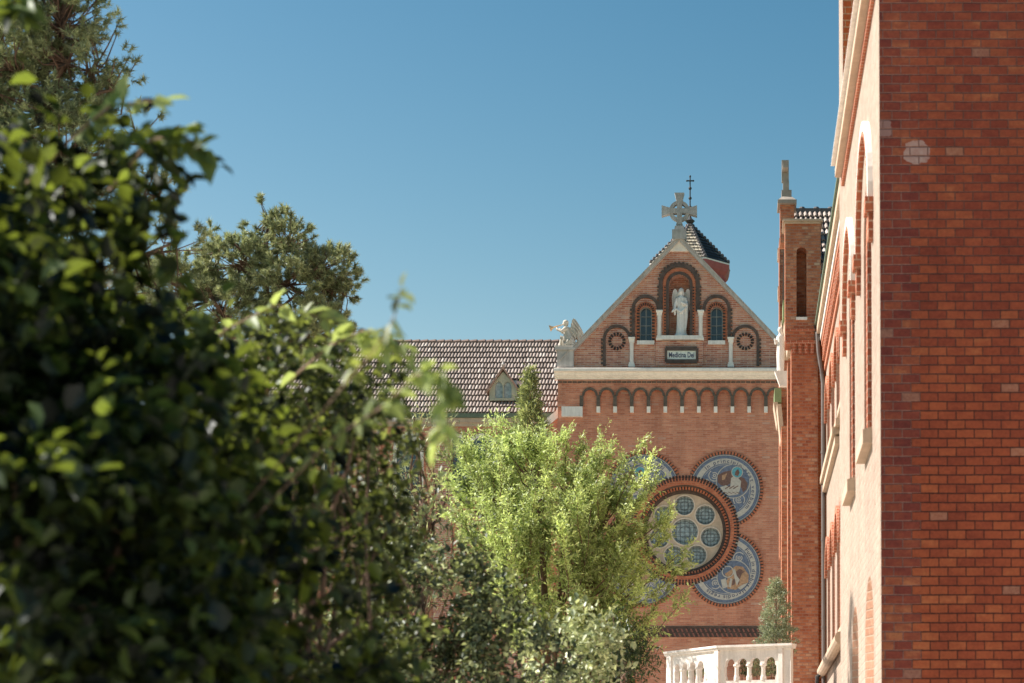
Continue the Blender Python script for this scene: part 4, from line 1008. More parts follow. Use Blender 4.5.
mb = MB(); mb.box(XW - 0.16, XW - 0.001, 43.3, YP - 0.05, z_l, z_l + 0.16); mb.box(XW - 0.10, XW - 0.001, 43.3, YP - 0.05, z_l - 0.22, z_l - 0.06); mb.build('string_course', CORN, wing_b)
z_l = p_(828, 672).z
mb = MB(); mb.tube([(XW - 0.12, 40.5, z_l), (XW - 0.12, YP - 0.1, z_l)], 0.13, 12); mb.build('lower_gutter', CORN, wing_b)
mb = MB(); mb.tube([(XW - 0.12, YP - 0.2, z_l - 0.02), (XW - 0.25, YP - 0.4, z_l - 0.15), (XW - 0.28, YP - 0.4, z_l - 0.9)], 0.05, 8); mb.build('pipe_bend', IRON, wing_b)
# drainpipe in the corner
xp = p_(822.8).x
mb = MB(); zz = zc1 - 0.95
mb.tube([(XC + 0.03, YP - 0.1, zc1 + 0.05), (XC + 0.06, YP - 0.12, zc1 - 0.45), (xp, YP - 0.14, zz - 0.3), (xp, YP - 0.14, 0.1)], 0.05, 12)
z = 2.0
while z < 13: mb.lathe(xp, YP - 0.14, [(0.062, z), (0.062, z + 0.05)], 12); z += 2.2
mb.build('drainpipe', PIPE, wing_b)
mb = MB(); mb.tube([(XC - 0.03, YP - 0.02, zc1 + 0.24), (XC + 0.0, YP - 0.02, zc1 - 0.1), (XW - 0.12, YP - 0.03, zc1 - 1.0), (XW - 0.1, YP - 0.03, zc1 - 1.25)], 0.02, 6); mb.build('cable', IRON, wing_b)
# buttressed front: upper stage and lower stage
zcop = p_(800, 222).z; zcorb = p_(800, 343).z
xl_u = p_(785.2, 300).x; xl_l = p_(791.5, 500).x
slit = arc = None
mb = MB()
sl_o = lambda px, py: (p_(px, py).x, p_(px, py).z)
hole = [sl_o(801.5 + 5 * math.cos(PI - PI*i/10), 252 - 5 * math.sin(PI*i/10)) for i in range(11)] + [sl_o(806.5, 317), sl_o(796.5, 317)]
mb.prism([(xl_u, zcorb), (p_(821).x, zcorb), (p_(821).x, zcop), (xl_u, zcop)], [hole], YP, YP + 0.5); mb.box(xl_u + 0.003, p_(821).x, YP + 0.501, YP + 0.8, zcorb, zcop)
mb.build('pier_upper', B_PIER, wing_b)
mb = MB(); a = sl_o(796, 317.2); b = sl_o(807, 320); mb.box(a[0], b[0], YP - 0.03, YP + 0.5, a[1], b[1]); mb.build('slit_sill', WHITE, wing_b)
mb = MB(); mb.box(xl_l, p_(818).x, YP + 0.002, YP + 0.8, 0, zcorb - 0.001); mb.build('pier_lower', B_PIER, wing_b)
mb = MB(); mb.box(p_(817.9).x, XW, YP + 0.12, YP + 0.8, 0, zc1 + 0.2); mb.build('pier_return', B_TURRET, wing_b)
mb = MB()
for i in range(5):
    x = xl_l + 0.02 + i * 0.155; mb.box(x, x + 0.08, YP - 0.05, YP + 0.002, zcorb - 0.28, zcorb - 0.03)
mb.box(xl_u + 0.03, p_(819).x, YP - 0.06, YP - 0.001, zcorb - 0.03, zcorb + 0.06)
mb.box(xl_u + 0.03, p_(819).x, YP - 0.035, YP - 0.001, zcorb + 0.30, zcorb + 0.36)
mb.build('corbel_course', B_JAMB, wing_b)
mb = MB(); mb.box(p_(783).x, p_(823).x, YP - 0.12, YP + 1.0, zcop + 0.001, zcop + 0.05); mb.box(p_(784.5).x, p_(821).x, YP - 0.06, YP + 0.9, zcop - 0.05, zcop - 0.002); mb.build('pier_coping', CORN, wing_b)
# strips of the sunlit flank: pale stone edges and further buttresses standing proud
def strip(px, Y0, Y1, z0, z1, mat, nm, out=0.0, back=0.6):
    x = at(px, 450, Y0).x - out; mb = MB(); mb.box(x, x + back, Y0, Y1, z0, z1); return mb.build(nm, mat, wing_b)
strip(787.8, YP + 1.1, YP + 1.9, 0, zcorb - 0.2, B_PIER, 'buttress')
strip(781.5, YP + 4.0, YP + 5.0, 0, p_(0, 395).z, B_PIER, 'buttress', back=0.9)
strip(779.5, YP + 8.2, YP + 9.2, p_(0, 395).z - 3, p_(0, 236, YP + 8).z, B_PIER, 'buttress', back=0.9)
mb = MB(); xg = xl_l + 0.25; mb.prism([(YP + 0.81, 0), (YP + 9.6, 0), (YP + 9.6, p_(0, 250).z), (YP + 5.2, p_(0, 215).z), (YP + 0.81, zcop)], [], xg, xg + 0.4, axis='x'); mb.build('gable_front', B_SUNLIT, wing_b)
mb = MB()
for (px, Y, py0, py1, w_, h_) in ((777.5, 60, 248, 258, .25, .3), (777.8, 60, 286, 298, .25, .4), (779, 59, 322, 333, .25, .3)):
    mb = MB(); q0 = at(px, py0, Y); q1 = at(px, py1, Y); mb.box(q0.x, q0.x + 0.3, Y, Y + 0.5, q1.z, q0.z); mb.build('corner_block', CORN, wing_b)
mb = MB(); q0 = at(783, 300, 55); q1 = at(783, 317, 55); mb.box(q0.x, q0.x + 0.18, 55, 55.9, q1.z, q0.z); mb.build('green_shutter', GREENS, wing_b); mb = MB(); q0 = at(774.5, 388, 57); q1 = at(774.5, 402, 57); mb.box(q0.x, q0.x + 0.2, 57, 58.4, q1.z, q0.z); mb.build('green_shutter', GREENS, wing_b)
mb = MB()
for (px, py0, py1, Y) in ((773.5, 402, 424, 57), (777, 404, 440, 56), (781.0, 320, 352, 56), (784.0, 322, 350, 54.5)):
    mb = MB(); q0 = at(px, py0, Y); q1 = at(px, py1, Y); mb.hull8([(q0.x, Y, q0.z), (q0.x + 0.12, Y, q0.z), (q1.x + 0.22, Y, q1.z), (q1.x + 0.10, Y, q1.z)], [(q0.x, Y + 1, q0.z), (q0.x + 0.12, Y + 1, q0.z), (q1.x + 0.22, Y + 1, q1.z), (q1.x + 0.10, Y + 1, q1.z)]); mb.build('window_hood', CORN, wing_b)
# roof and cross
zr1 = p_(0, 211, 55).z; zr0 = p_(0, 264, 51.5).z
tiles = MB(); tint = []
Y0r, Y1r = 51.4, 55.2; sy, sz = Y1r - Y0r, zr1 - zr0; L = math.hypot(sy, sz); dy_, dz_ = sy / L, sz / L; ny_, nz_ = -dz_, dy_
xr0, xr1 = p_(789).x, 5.5
nrow = 8; tw = 0.135
for r_ in range(nrow):
    for c_i in range(int((xr1 - xr0) / tw)):
        x0 = xr0 + c_i * tw; x1 = x0 + tw * 0.78; t0 = r_ * L / nrow - 0.04 + rng.uniform(-.015, .015); t1 = t0 + L / nrow + 0.08; b = len(tiles.v)
        for (t, lf, th) in ((t0, 0.09, 0), (t0, 0.09, 0.035), (t1, 0.012, 0)):
            for k_ in range(5):
                f_ = k_ / 4; h = lf + 0.05 * math.sin(PI * f_) - th
                tiles.v.append((x0 + (x1 - x0) * f_, Y0r + dy_ * t + ny_ * h, zr0 + dz_ * t + nz_ * h))
        q = min(1, max(0, rng.gauss(0.6, 0.28)))
        for k_ in range(4):
            tiles.face([b + k_, b + k_ + 1, b + 10 + k_ + 1, b + 10 + k_]); tint.append(q); tiles.face([b + 5 + k_, b + 5 + k_ + 1, b + k_ + 1, b + k_]); tint.append(q * 0.5)
rf = tiles.build('tiled_roof', TILE, wing_b, recalc=False); rf.data.attributes.new('tint', 'FLOAT', 'FACE').data.foreach_set('value', tint)
mb = MB(); mb.add([(xr0, Y0r, zr0), (xr1, Y0r, zr0), (xr1, Y1r, zr1), (xr0, Y1r, zr1), (xr1, 2*Y1r - Y0r, zr0), (xr0, 2*Y1r - Y0r, zr0)], [(0,1,2,3), (3,2,4,5)]); mb.box(xr0 + 0.1, xr1, Y1r - 0.08, Y1r + 0.08, zr1 - 0.02, zr1 + 0.12)
x = xr0 + 0.1
while x < xr1: mb.ell((x, Y1r, zr1 + 0.12), (0.10, 0.09, 0.07), 8, 4); x += 0.4
mb.build('roof_bed', DARKROOF, rf)
mb = MB(); mb.box(p_(821).x + 0.003, 5.5, 51.0, 51.35, zc1 + 0.35, p_(0, 270, 51).z); mb.build('upper_wall', B_PIER, wing_b)
q = at(785.5, 222, 53); 
mb = MB(); a = at(780, 204, 53); b = at(794, 223, 53); mb.box(a.x, b.x, 52.8, 53.4, b.z - 0.6, a.z); mb.build('pinnacle', B_PIER, wing_b)
mb = MB(); a = at(777.5, 199, 53)
mb.box(a.x, at(796, 0, 53).x, 52.65, 53.55, a.z - 0.22, a.z - 0.121)
mb.hull8([(a.x, 52.7, a.z - 0.12), (at(796, 0, 53).x, 52.7, a.z - 0.12), (at(796, 0, 53).x, 53.5, a.z - 0.12), (a.x, 53.5, a.z - 0.12)],
         [(at(783, 0, 53).x, 52.95, a.z + 0.08), (at(790, 0, 53).x, 52.95, a.z + 0.08), (at(790, 0, 53).x, 53.3, a.z + 0.08), (at(783, 0, 53).x, 53.3, a.z + 0.08)])
b = at(781.5, 191, 53); c = at(791.5, 199, 53); mb.box(b.x, c.x, 52.9, 53.3, c.z + 0.02, b.z)
for (x0_, x1_, y0_i, y1_i, t_) in ((783, 789, 181, 191.2, .13), (781.7, 788.8, 160, 181, .10)):
    a = at(x0_, y0_i, 53); b = at(x1_, y1_i, 53); mb.box(a.x, b.x, 53.1 - t_, 53.1 + t_, b.z, a.z)
a = at(782.6, 163, 53); b = at(787.8, 176, 53); mb.box(a.x, b.x, 52.6, 53.6, b.z + 0.1, a.z - 0.08)
mb.build('stone_cross', plain('pinnacle_stone', (0.30, 0.26, 0.22), 0.85, 0.2, 4), wing_b)
mb = MB(); q = at(833, 262, 51); mb.box(p_(820).x, 4.5, 50.9, 51.05, p_(0, 272).z, p_(0, 264).z); mb.build('lead_flashing', plain('lead_sheet', (0.16, 0.22, 0.30), 0.5, 0.1, 4), wing_b)
# small white figure of a saint on a bracket, on the gabled flank
q = at(780.5, 372, 53.5)
fig = thing('saint_statue', 'small white saint statue on a wall bracket high on the edge-on wing', 'statue', (q.x, 53.5, q.z))
mb = MB(); fx_, fy_, fz_ = q.x, 53.5, q.z
loft(mb, [(fx_, fy_, fz_ + 0.02, .10, .10), (fx_, fy_, fz_ + 0.5, .11, .10), (fx_, fy_, fz_ + 0.75, .09, .08), (fx_, fy_, fz_ + 0.95, .11, .08), (fx_, fy_, fz_ + 1.02, .05, .05)], 20, 0.06, 6)
mb.tube([(fx_, fy_, fz_ + 1.0), (fx_, fy_, fz_ + 1.08)], 0.04, 8); mb.ell((fx_ - 0.01, fy_, fz_ + 1.15), (0.065, 0.065, 0.085))
mb.tube([(fx_ - 0.08, fy_, fz_ + 0.92), (fx_ - 0.14, fy_ - 0.04, fz_ + 0.75), (fx_ - 0.16, fy_ - 0.06, fz_ + 0.9)], [0.04, 0.035, 0.025], 8)
remeshed(mb, 'body', WHITE, fig, 0.015)
mb = MB(); mb.hull8([(fx_ - .16, fy_ - .15, fz_), (fx_ + .3, fy_ - .15, fz_), (fx_ + .3, fy_ + .15, fz_), (fx_ - .16, fy_ + .15, fz_)], [(fx_ - .02, fy_ - .1, fz_ - .4), (fx_ + .3, fy_ - .1, fz_ - .4), (fx_ + .3, fy_ + .1, fz_ - .4), (fx_ - .02, fy_ + .1, fz_ - .4)]); mb.build('bracket', WHITE, fig)

# ================================================================= BALCONY
Pc = at(721, 646, 44.0); Pl = at(670, 652.0, 45.6); Pr = at(792, 643, 43.4)
ztop = Pc.z
balc = thing('balcony_balustrade', 'white stone balcony with arched openings, bending at a corner post, in front of the church', 'balcony', (Pc.x, Pc.y, 0))
def section(P0, P1, arches, name, pil=()):
    """panel from P0 to P1; arches = fractions along of centres, half width fraction"""
    d = Vector((P1.x - P0.x, P1.y - P0.y, 0)); Ln = d.length; d.normalize(); nrm = Vector((-d.y, d.x, 0))
    if nrm.y > 0: nrm = -nrm
    zb, zt = ztop - 0.95, ztop
    def W3(s, t, z): v = Vector((P0.x, P0.y, 0)) + d * s + nrm * t; return (v.x, v.y, z)
    holes = []
    for (c, hw) in arches:
        c *= Ln; hs = ztop - 0.40
        holes.append([(c + hw * math.cos(PI * i / 10), hs + hw * math.sin(PI * i / 10)) for i in range(11)] + [(c - hw, hs - 0.05), (c - hw * 1.22, hs - 0.07), (c - hw * 1.22, zb + 0.30), (c - hw, zb + 0.22), (c - hw, zb + 0.17), (c + hw, zb + 0.17), (c + hw, zb + 0.22), (c + hw * 1.22, zb + 0.30), (c + hw * 1.22, hs - 0.07), (c + hw, hs - 0.05)])
    mb = MB(); tmp = MB(); tmp.prism([(0.0, zb), (Ln, zb), (Ln, zt - 0.10), (0.0, zt - 0.10)], holes, -0.07, 0.07)
    mb.v = [W3(v[0], v[1], v[2]) for v in tmp.v]; mb.f = tmp.f; mb.m = tmp.m
    pan = mb.build(name, WHITE, balc)
    mb = MB()
    for (t0, t1, z0, z1) in ((-0.12, 0.12, zt - 0.099, zt - 0.05), (-0.155, 0.155, zt - 0.049, zt), (-0.12, 0.12, zb - 0.08, zb + 0.06)):
        e = 0.05
        mb.hull8([W3(-e, t0, z0), W3(Ln + e, t0, z0), W3(Ln + e, t1, z0), W3(-e, t1, z0)], [W3(-e, t0, z1), W3(Ln + e, t0, z1), W3(Ln + e, t1, z1), W3(-e, t1, z1)])
    mb.build('handrail', WHITE, balc)
    mb = MB()
    cs = [c * Ln for c, _ in arches]
    hwm = arches[0][1]
    for i in range(len(cs) - 1):
        m_ = (cs[i] + cs[i + 1]) / 2
        wv = W3(m_, 0.02, 0)
        mb.lathe(wv[0], wv[1], [(0.065, zb + 0.17), (0.065, zb + 0.24), (0.048, zb + 0.30), (0.044, ztop - 0.52), (0.05, ztop - 0.48), (0.075, ztop - 0.46), (0.075, ztop - 0.42)], 10)
    mb.build('baluster', WHITE, balc)
    for (c, wd_) in pil:
        mb = MB(); c *= Ln
        mb.hull8([W3(c - wd_, -0.11, zb - 0.05), W3(c + wd_, -0.11, zb - 0.05), W3(c + wd_, 0.11, zb - 0.05), W3(c - wd_, 0.11, zb - 0.05)], [W3(c - wd_, -0.11, zt - 0.1), W3(c + wd_, -0.11, zt - 0.1), W3(c + wd_, 0.11, zt - 0.1), W3(c - wd_, 0.11, zt - 0.1)])
        mb.build('post', WHITE, balc)
    return pan
section(Pl, Pc, [(0.20, 0.095), (0.35, 0.10), (0.50, 0.105), (0.66, 0.11)], 'panel', pil=((0.05, 0.09), (0.985, 0.07)))
section(Pc, Pr, [(0.145, 0.105), (0.315, 0.11), (0.50, 0.115), (0.705, 0.125)], 'panel', pil=((0.86, 0.05),))
zf = ztop - 0.95
mb = MB(); mb.add([(Pl.x, Pl.y, zf), (Pc.x, Pc.y, zf), (Pr.x + 0.5, Pr.y, zf), (Pr.x + 0.5, 49.9, zf), (Pl.x, 49.9, zf), (Pl.x, Pl.y, 0), (Pc.x, Pc.y, 0), (Pr.x + 0.5, Pr.y, 0), (Pr.x + 0.5, 49.9, 0), (Pl.x, 49.9, 0)],
                  [(0,1,2,3,4), (0,5,6,1), (1,6,7,2), (2,7,8,3), (3,8,9,4), (4,9,5,0)]); mb.build('terrace_block', WHITE, balc)

# ================================================================= foliage
LEAF_BIG = leaf_mat('lilac_leaf', (0.002, 0.006, 0.005), (0.055, 0.085, 0.026), (0.36, 0.46, 0.05), 0.30, 0.030, 0.46, midw=0.09, tlow=0.0)
LEAF_MIDG = leaf_mat('green_shrub_leaf', (0.008, 0.017, 0.007), (0.16, 0.19, 0.065), (0.42, 0.50, 0.08), 0.30, 0.035, 0.46, midw=0.12, tlow=0.0)
LEAF_MID = leaf_mat('shrub_leaf', (0.016, 0.028, 0.010), (0.46, 0.50, 0.27), (0.42, 0.50, 0.14), 0.26, 0.05, 0.45, midw=0.12, tlow=0.1)
LEAF_PALE = leaf_mat('pale_shrub_leaf', (0.10, 0.15, 0.06), (0.62, 0.66, 0.42), (0.60, 0.68, 0.26), 0.32, 0.06, 0.45, midw=0.6)
LEAF_FEATH = leaf_mat('feathery_leaf', (0.07, 0.10, 0.025), (0.54, 0.63, 0.27), (0.72, 0.88, 0.26), 0.38, 0.04, 0.5, 1.2, midw=0.5, tlow=0.5)
NEEDLE = leaf_mat('pine_needle', (0.06, 0.085, 0.035), (0.42, 0.48, 0.25), (0.52, 0.56, 0.24), 0.30, 0.05, 0.5, 1.2, midw=0.55)
YEW = leaf_mat('yew_needle', (0.012, 0.025, 0.010), (0.035, 0.06, 0.020), (0.12, 0.2, 0.03), 0.25, 0.04, 0.5)
GREYG = leaf_mat('grey_green_leaf', (0.15, 0.19, 0.10), (0.42, 0.46, 0.30), (0.5, 0.55, 0.3), 0.35, 0.05, 0.5, midw=0.6)

def leaves_mesh(name, pos, dirs, nrms, length, width, mat, parent, tint, shape='ovate', fold=0.25):
    """numpy leaf builder. pos/dirs/nrms (n,3), length/width/tint (n,)"""
    n = len(pos)
    dirs = dirs / np.linalg.norm(dirs, axis=1, keepdims=True)
    side = np.cross(dirs, nrms); ln = np.linalg.norm(side, axis=1, keepdims=True); ln[ln < 1e-6] = 1; side /= ln
    up = np.cross(side, dirs)
    if shape == 'ovate':
        tpl = [(0, 0, 0), (0.30, 0.5, 1), (0.68, 0.36, 1), (1.0, 0, -0.3), (0.68, -0.36, 1), (0.30, -0.5, 1), (0.35, 0, 0), (0.7, 0, 0)]
        fcs = [(0, 6, 1), (6, 7, 2, 1), (7, 3, 2), (0, 5, 6), (6, 5, 4, 7), (7, 4, 3)]
    elif shape == 'quad':
        tpl = [(0, 0, 0), (0.5, 0.5, 0.6), (1.0, 0, 0), (0.5, -0.5, 0.6)]; fcs = [(0, 1, 2, 3)]
    else:
        tpl = [(0, 0.5, 0), (1.0, 0, 0), (0, -0.5, 0)]; fcs = [(0, 1, 2)]
    k = len(tpl)
    V = np.empty((n, k, 3))
    for i, (a, b, c) in enumerate(tpl):
        V[:, i] = pos + dirs * (a * length)[:, None] + side * (b * width)[:, None] + up * (c * fold * width)[:, None]
    org = np.array(ORG.get(parent.name, Vector((0, 0, 0)))) if parent else np.zeros(3)
    V = (V.reshape(-1, 3) - org)
    me = bpy.data.meshes.new(name); me.vertices.add(n * k); me.vertices.foreach_set('co', V.ravel())
    loops = np.concatenate([np.array(f) for f in fcs]); sizes = np.array([len(f) for f in fcs])
    L_ = (loops[None, :] + (np.arange(n) * k)[:, None]).ravel()
    S_ = np.tile(sizes, n); st = np.concatenate([[0], np.cumsum(S_)[:-1]])
    me.loops.add(len(L_)); me.loops.foreach_set('vertex_index', L_.astype(np.int32))
    me.polygons.add(len(S_)); me.polygons.foreach_set('loop_start', st.astype(np.int32)); me.polygons.foreach_set('loop_total', S_.astype(np.int32))
    me.materials.append(mat); me.update(calc_edges=True)
    a = me.attributes.new('tint', 'FLOAT', 'FACE'); a.data.foreach_set('value', np.repeat(tint, len(fcs)).astype(np.float32))
    o = bpy.data.objects.new(name, me); COL.objects.link(o)
    if parent: o.parent = parent
    return o

def rand_unit(rs, n):
    v = rs.normal(size=(n, 3)); return v / np.linalg.norm(v, axis=1, keepdims=True)

def blobs_points(rs, blobs, density, shell=0.5, gap=0.42, gscale=1.0):
    """points in a union of balls (cx,cy,cz,r); density per m3 ; noise makes holes"""
    out = []; ow = []
    for bb in blobs:
        c, r = bb[:2]; dm = bb[2] if len(bb) > 2 else 1.0
        rr = np.array(r) if hasattr(r, '__len__') else np.array([r, r, r])
        n = int(density * dm * 4.19 * rr.prod())
        u = rand_unit(rs, n); d = rs.uniform(size=n) ** (1 / 3.0); d = np.where(rs.uniform(size=n) < shell, 0.72 + 0.30 * rs.uniform(size=n), d)
        p = np.array(c) + u * d[:, None] * rr
        keep = np.array([noise.noise(Vector(q) * gscale) for q in p]) > (gap - 0.5) * 1.2
        out.append(p[keep]); ow.append(u[keep])
    return np.concatenate(out), np.concatenate(ow)

def limb_paths(rs, start, targets, trunk_top, r0, name, parent, mat=BARK, sag=0.1, rt=0.012):
    mb = MB(); s = Vector(start); t = Vector(trunk_top)
    mid = (s + t) / 2 + Vector((rs.normal() * 0.06, rs.normal() * 0.06, 0)) * (t - s).length * 0.3
    mb.tube([s, mid, t], [r0, r0 * 0.85, r0 * 0.6], 10)
    for q in targets:
        q = Vector(q); f = rs.uniform(0.35, 1.0); a = s.lerp(t, f)
        d = q - a
        pts = [a]; 
        for k in range(1, 6):
            w_ = k / 5; pt = a + d * w_ + Vector((0, 0, -sag * d.length * math.sin(PI * w_))) + Vector(rs.normal(size=3)) * 0.035 * d.length * (0.3 if k == 5 else 1)
            pts.append(pt)
        rb = max(rt * 1.6, r0 * 0.38 * (1 - f * 0.3))
        mb.tube(pts, [rb * (1 - 0.85 * k / 5) + rt * 0.4 for k in range(6)], 6, cap=False)
        for k in (2, 3, 4):      # side twigs
            for _ in range(2):
                e = pts[k] + Vector(rs.normal(size=3)) * 0.16 * d.length
                mb.tube([pts[k], (pts[k] + e) / 2 + Vector((0, 0, 0.02)), e], [rb * 0.3, rb * 0.22, rt * 0.3], 5, cap=False)
    return mb.build(name, mat, parent, smooth=True, recalc=False)

def B(px, py, Y, rpx, sq=None, dm=1.0):
    q = at(px, py, Y); r = rpx * Y / F
    return ((q.x, q.y, q.z), r if sq is None else (r * sq[0], r * sq[1], r * sq[2]), dm)

def leafy(name, label, cat, base, blobs, density, size, asp, mat, seed, bark=BARK, shell=0.5, gap=0.42, gscale=1.0, n_limb=14, r0=0.05, group=None, shape='ovate', droop=0.25, tintf=None, extra_pts=None, outd=0.6):
    rs = np.random.RandomState(seed)
    t = thing(name, label, cat, base, group)
    # leaves sit on twiglets: each point spawns a small fan
    P, U = blobs_points(rs, blobs, density / 5.0, shell, gap, gscale)
    if extra_pts is not None: P = np.concatenate([P, extra_pts[0]]); U = np.concatenate([U, extra_pts[1]])
    n = len(P) * 5
    tw = U * outd + rand_unit(rs, len(P)) * 0.8 + np.array([0, 0, 0.3]); tw /= np.linalg.norm(tw, axis=1, keepdims=True)
    idx = np.repeat(np.arange(len(P)), 5); k = np.tile(np.arange(5), len(P))
    pos = P[idx] + tw[idx] * (size * 0.55 * (k - 2))[:, None]
    d = tw[idx] * 0.5 + rand_unit(rs, n) * 0.9 + np.array([0, 0, -droop])
    nr = np.array([0, 0, 1.0]) + rand_unit(rs, n) * 0.7
    ln = size * rs.uniform(0.6, 1.25, n); wd = ln * asp * rs.uniform(0.85, 1.15, n)
    tt = np.clip(rs.normal(0.45, 0.25, n) + np.repeat(rs.normal(0, 0.12, len(P)), 5), 0, 1)
    leaves_mesh('foliage', pos, d, nr, ln, wd, mat, t, tt, shape)
    big = [b for b in blobs]
    tg = [Vector(P[i]) for i in rs.choice(len(P), min(n_limb, len(P)), replace=False)]
    mz = np.mean([b[0][2] for b in blobs]); mx = np.mean([b[0][0] for b in blobs]); my = np.mean([b[0][1] for b in blobs])
    limb_paths(rs, base, tg, (mx, my, mz), r0, 'branches', t, bark, 0.05, r0 * 0.15)
    return t

# ---- foreground lilac (left, out of focus)
bl = [B(-60, 300, 4.6, 140), B(40, 250, 4.9, 110, dm=.6), B(100, 215, 5.0, 88, dm=.5), B(150, 300, 5.0, 78, dm=.6), B(165, 225, 5.05, 50, dm=.45), B(120, 150, 5.1, 52, dm=.4), B(10, 160, 5.0, 60, dm=.45), B(30, 440, 4.6, 180), B(150, 440, 5.2, 120), B(230, 500, 5.6, 100, dm=.7), B(60, 600, 4.5, 200),
      B(220, 640, 5.3, 150), B(-150, 450, 4.8, 260), B(-250, 250, 5.2, 220, dm=.7), B(-400, 500, 5.5, 300, dm=.6), B(60, 500, 6.4, 220, dm=.6), B(-500, 250, 6, 260, dm=.5), B(165, 165, 5.1, 36, dm=.45), B(60, 140, 5.0, 55, dm=.35), B(185, 215, 5.1, 30, dm=.4), B(195, 375, 5.0, 36, dm=.5),
      B(60, 780, 4.8, 240, dm=.6), B(270, 780, 5.6, 170, dm=.6), ((-4.3, 5.2, 3.3), 1.4, .10)]  # leaf balls beyond the left edge are unseen, added to block the sun
leafy('lilac_bush', 'large dark lilac bush with broad leaves filling the left foreground, out of focus', 'bush', (-2.0, 5.0, 0), bl, 10500, 0.062, 0.68, LEAF_BIG, 11, gap=0.38, gscale=3.0, n_limb=30, r0=0.045)
bl = [B(360, 470, 8.0, 60), B(390, 440, 8.2, 42), B(310, 440, 7.6, 70), B(360, 540, 8.2, 70), B(380, 610, 8.4, 60), B(290, 400, 7.6, 80), B(350, 380, 7.8, 55), B(230, 380, 7.2, 80), B(340, 470, 8.0, 85), B(250, 520, 7.4, 120), B(330, 590, 8.2, 95), B(200, 660, 7.5, 150), B(395, 390, 7.7, 34), B(300, 335, 7.5, 34), B(220, 345, 7.3, 40), B(300, 720, 8.0, 130)]
leafy('leafy_shrub', 'blurred green shrub below the round pine, between the dark lilac and the pale tree', 'shrub', (at(290, 0, 7.8).x, 7.8, 0), bl, 7000, 0.048, 0.62, LEAF_MIDG, 12, gap=0.40, gscale=2.2, n_limb=26, r0=0.035)
# ---- loose sprigs of the same shrub that stick out to the right
def sprig(name, label, pts, size, mat, seed, per=7, Y=6.0, r=0.006):
    rs = np.random.RandomState(seed)
    q = [at(a, b, Y + dy) for a, b, dy in pts]
    t = thing(name, label, 'branch', tuple(q[0]), 'leafy twigs sticking out of the foreground bushes')
    mb = MB(); mb.tube(q, [r * (1 - 0.7 * i / (len(q) - 1)) for i in range(len(q))], 6); mb.build('stem', BARK_L, t, recalc=False)
    P = []; D_ = []
    for i in range(len(q) - 1):
        for j in range(per):
            f = (j + rs.uniform(0, 1)) / per; pt = q[i].lerp(q[i + 1], f); ax_ = (q[i + 1] - q[i]).normalized()
            P.append(pt); D_.append(ax_ * 0.5 + Vector(rs.normal(size=3)) * 0.7 + Vector((0.15, 0, -0.35)))
    P.append(q[-1]); D_.append((q[-1] - q[-2]).normalized())
    n = len(P); P = np.array([tuple(v) for v in P]); D_ = np.array([tuple(v) for v in D_])
    nr = np.array([-0.3, -0.5, 0.9]) + rs.normal(size=(n, 3)) * 0.5; ln = size * rs.uniform(0.7, 1.2, n)
    leaves_mesh('leaves', P, D_, nr, ln, ln * 0.55, mat, t, np.clip(rs.normal(0.8, 0.2, n), 0, 1))
SPR = leaf_mat('sunlit_sprig_leaf', (0.06, 0.10, 0.03), (0.22, 0.28, 0.10), (0.55, 0.66, 0.16), 0.42, 0.04, 0.5, tlow=0.5)
sprig('leafy_branch', 'bright blurred leafy branch hanging in front of the nave roof, rightmost of the foreground leaves', [(215, 560, 1.1), (330, 440, 0.5), (385, 405, 0.2), (415, 375, 0), (440, 372, -0.1), (447, 400, -0.1), (438, 440, -0.1)], 0.060, SPR, 3, 11, 4.4, 0.0035)
sprig('leafy_branch', 'thin blurred sprig rising against the blue sky above the nave roof', [(215, 540, 1.2), (340, 390, 0.5), (375, 350, 0.2), (395, 315, 0), (402, 288, 0)], 0.045, LEAF_MIDG, 4, 6, 4.2, 0.0028)
sprig('leafy_branch', 'sunlit leafy twig on top of the dark lilac, below the tall pine', [(20, 190, 0.3), (70, 140, 0.1), (110, 105, 0), (165, 100, 0)], 0.075, SPR, 5, 6, 5.0)
sprig('leafy_branch', 'short leafy twig at the upper right edge of the dark lilac', [(110, 190, 0.2), (150, 140, 0.05), (185, 135, 0), (200, 150, 0)], 0.09, LEAF_BIG, 6, 7, 5.0)
sprig('leafy_branch', 'leafy twig in the extreme top left corner of the view', [(-160, 330, 0.2), (-110, 120, 0.2), (-60, 5, 0.1), (-20, -10, 0.05), (15, 2, 0), (25, 12, 0)], 0.09, LEAF_BIG, 7, 7, 5.0)
sprig('leafy_branch', 'green sprig in front of the round pine', [(180, 380, 0.4), (225, 330, 0.1), (275, 305, 0), (330, 320, 0)], 0.085, SPR, 8, 6, 6.6)
sprig('leafy_branch', 'green leafy twig just left of the nave roof ridge', [(290, 380, 0.4), (330, 345, 0.1), (365, 330, 0), (400, 345, 0)], 0.09, SPR, 9, 7, 6.4)

# ---- mid shrubs, sun flecks put into pale leaf tints
bl = [B(440, 600, 14, 60), B(420, 525, 14, 40), B(350, 560, 13.5, 50), B(430, 560, 14, 62), B(390, 520, 14, 45), B(470, 610, 14, 60), B(400, 640, 13.5, 90), B(500, 680, 14, 80), B(340, 600, 13.5, 70), B(420, 750, 14, 130), B(330, 520, 14.5, 50), B(440, 500, 15, 26), B(520, 625, 15, 34)]
leafy('leafy_shrub', 'dense shrub with sun-flecked pale leaves at the bottom centre, below the feathery tree', 'shrub', (at(430, 0, 14).x, 14, 0), bl, 4200, 0.050, 0.62, LEAF_MID, 21, gap=0.40, shell=0.4, gscale=2.0, n_limb=22, r0=0.04)
bl = [B(585, 640, 18, 38), B(560, 665, 18, 42), B(610, 655, 18, 26), B(540, 645, 18.5, 22), B(570, 720, 18, 60), B(575, 615, 18, 16)]
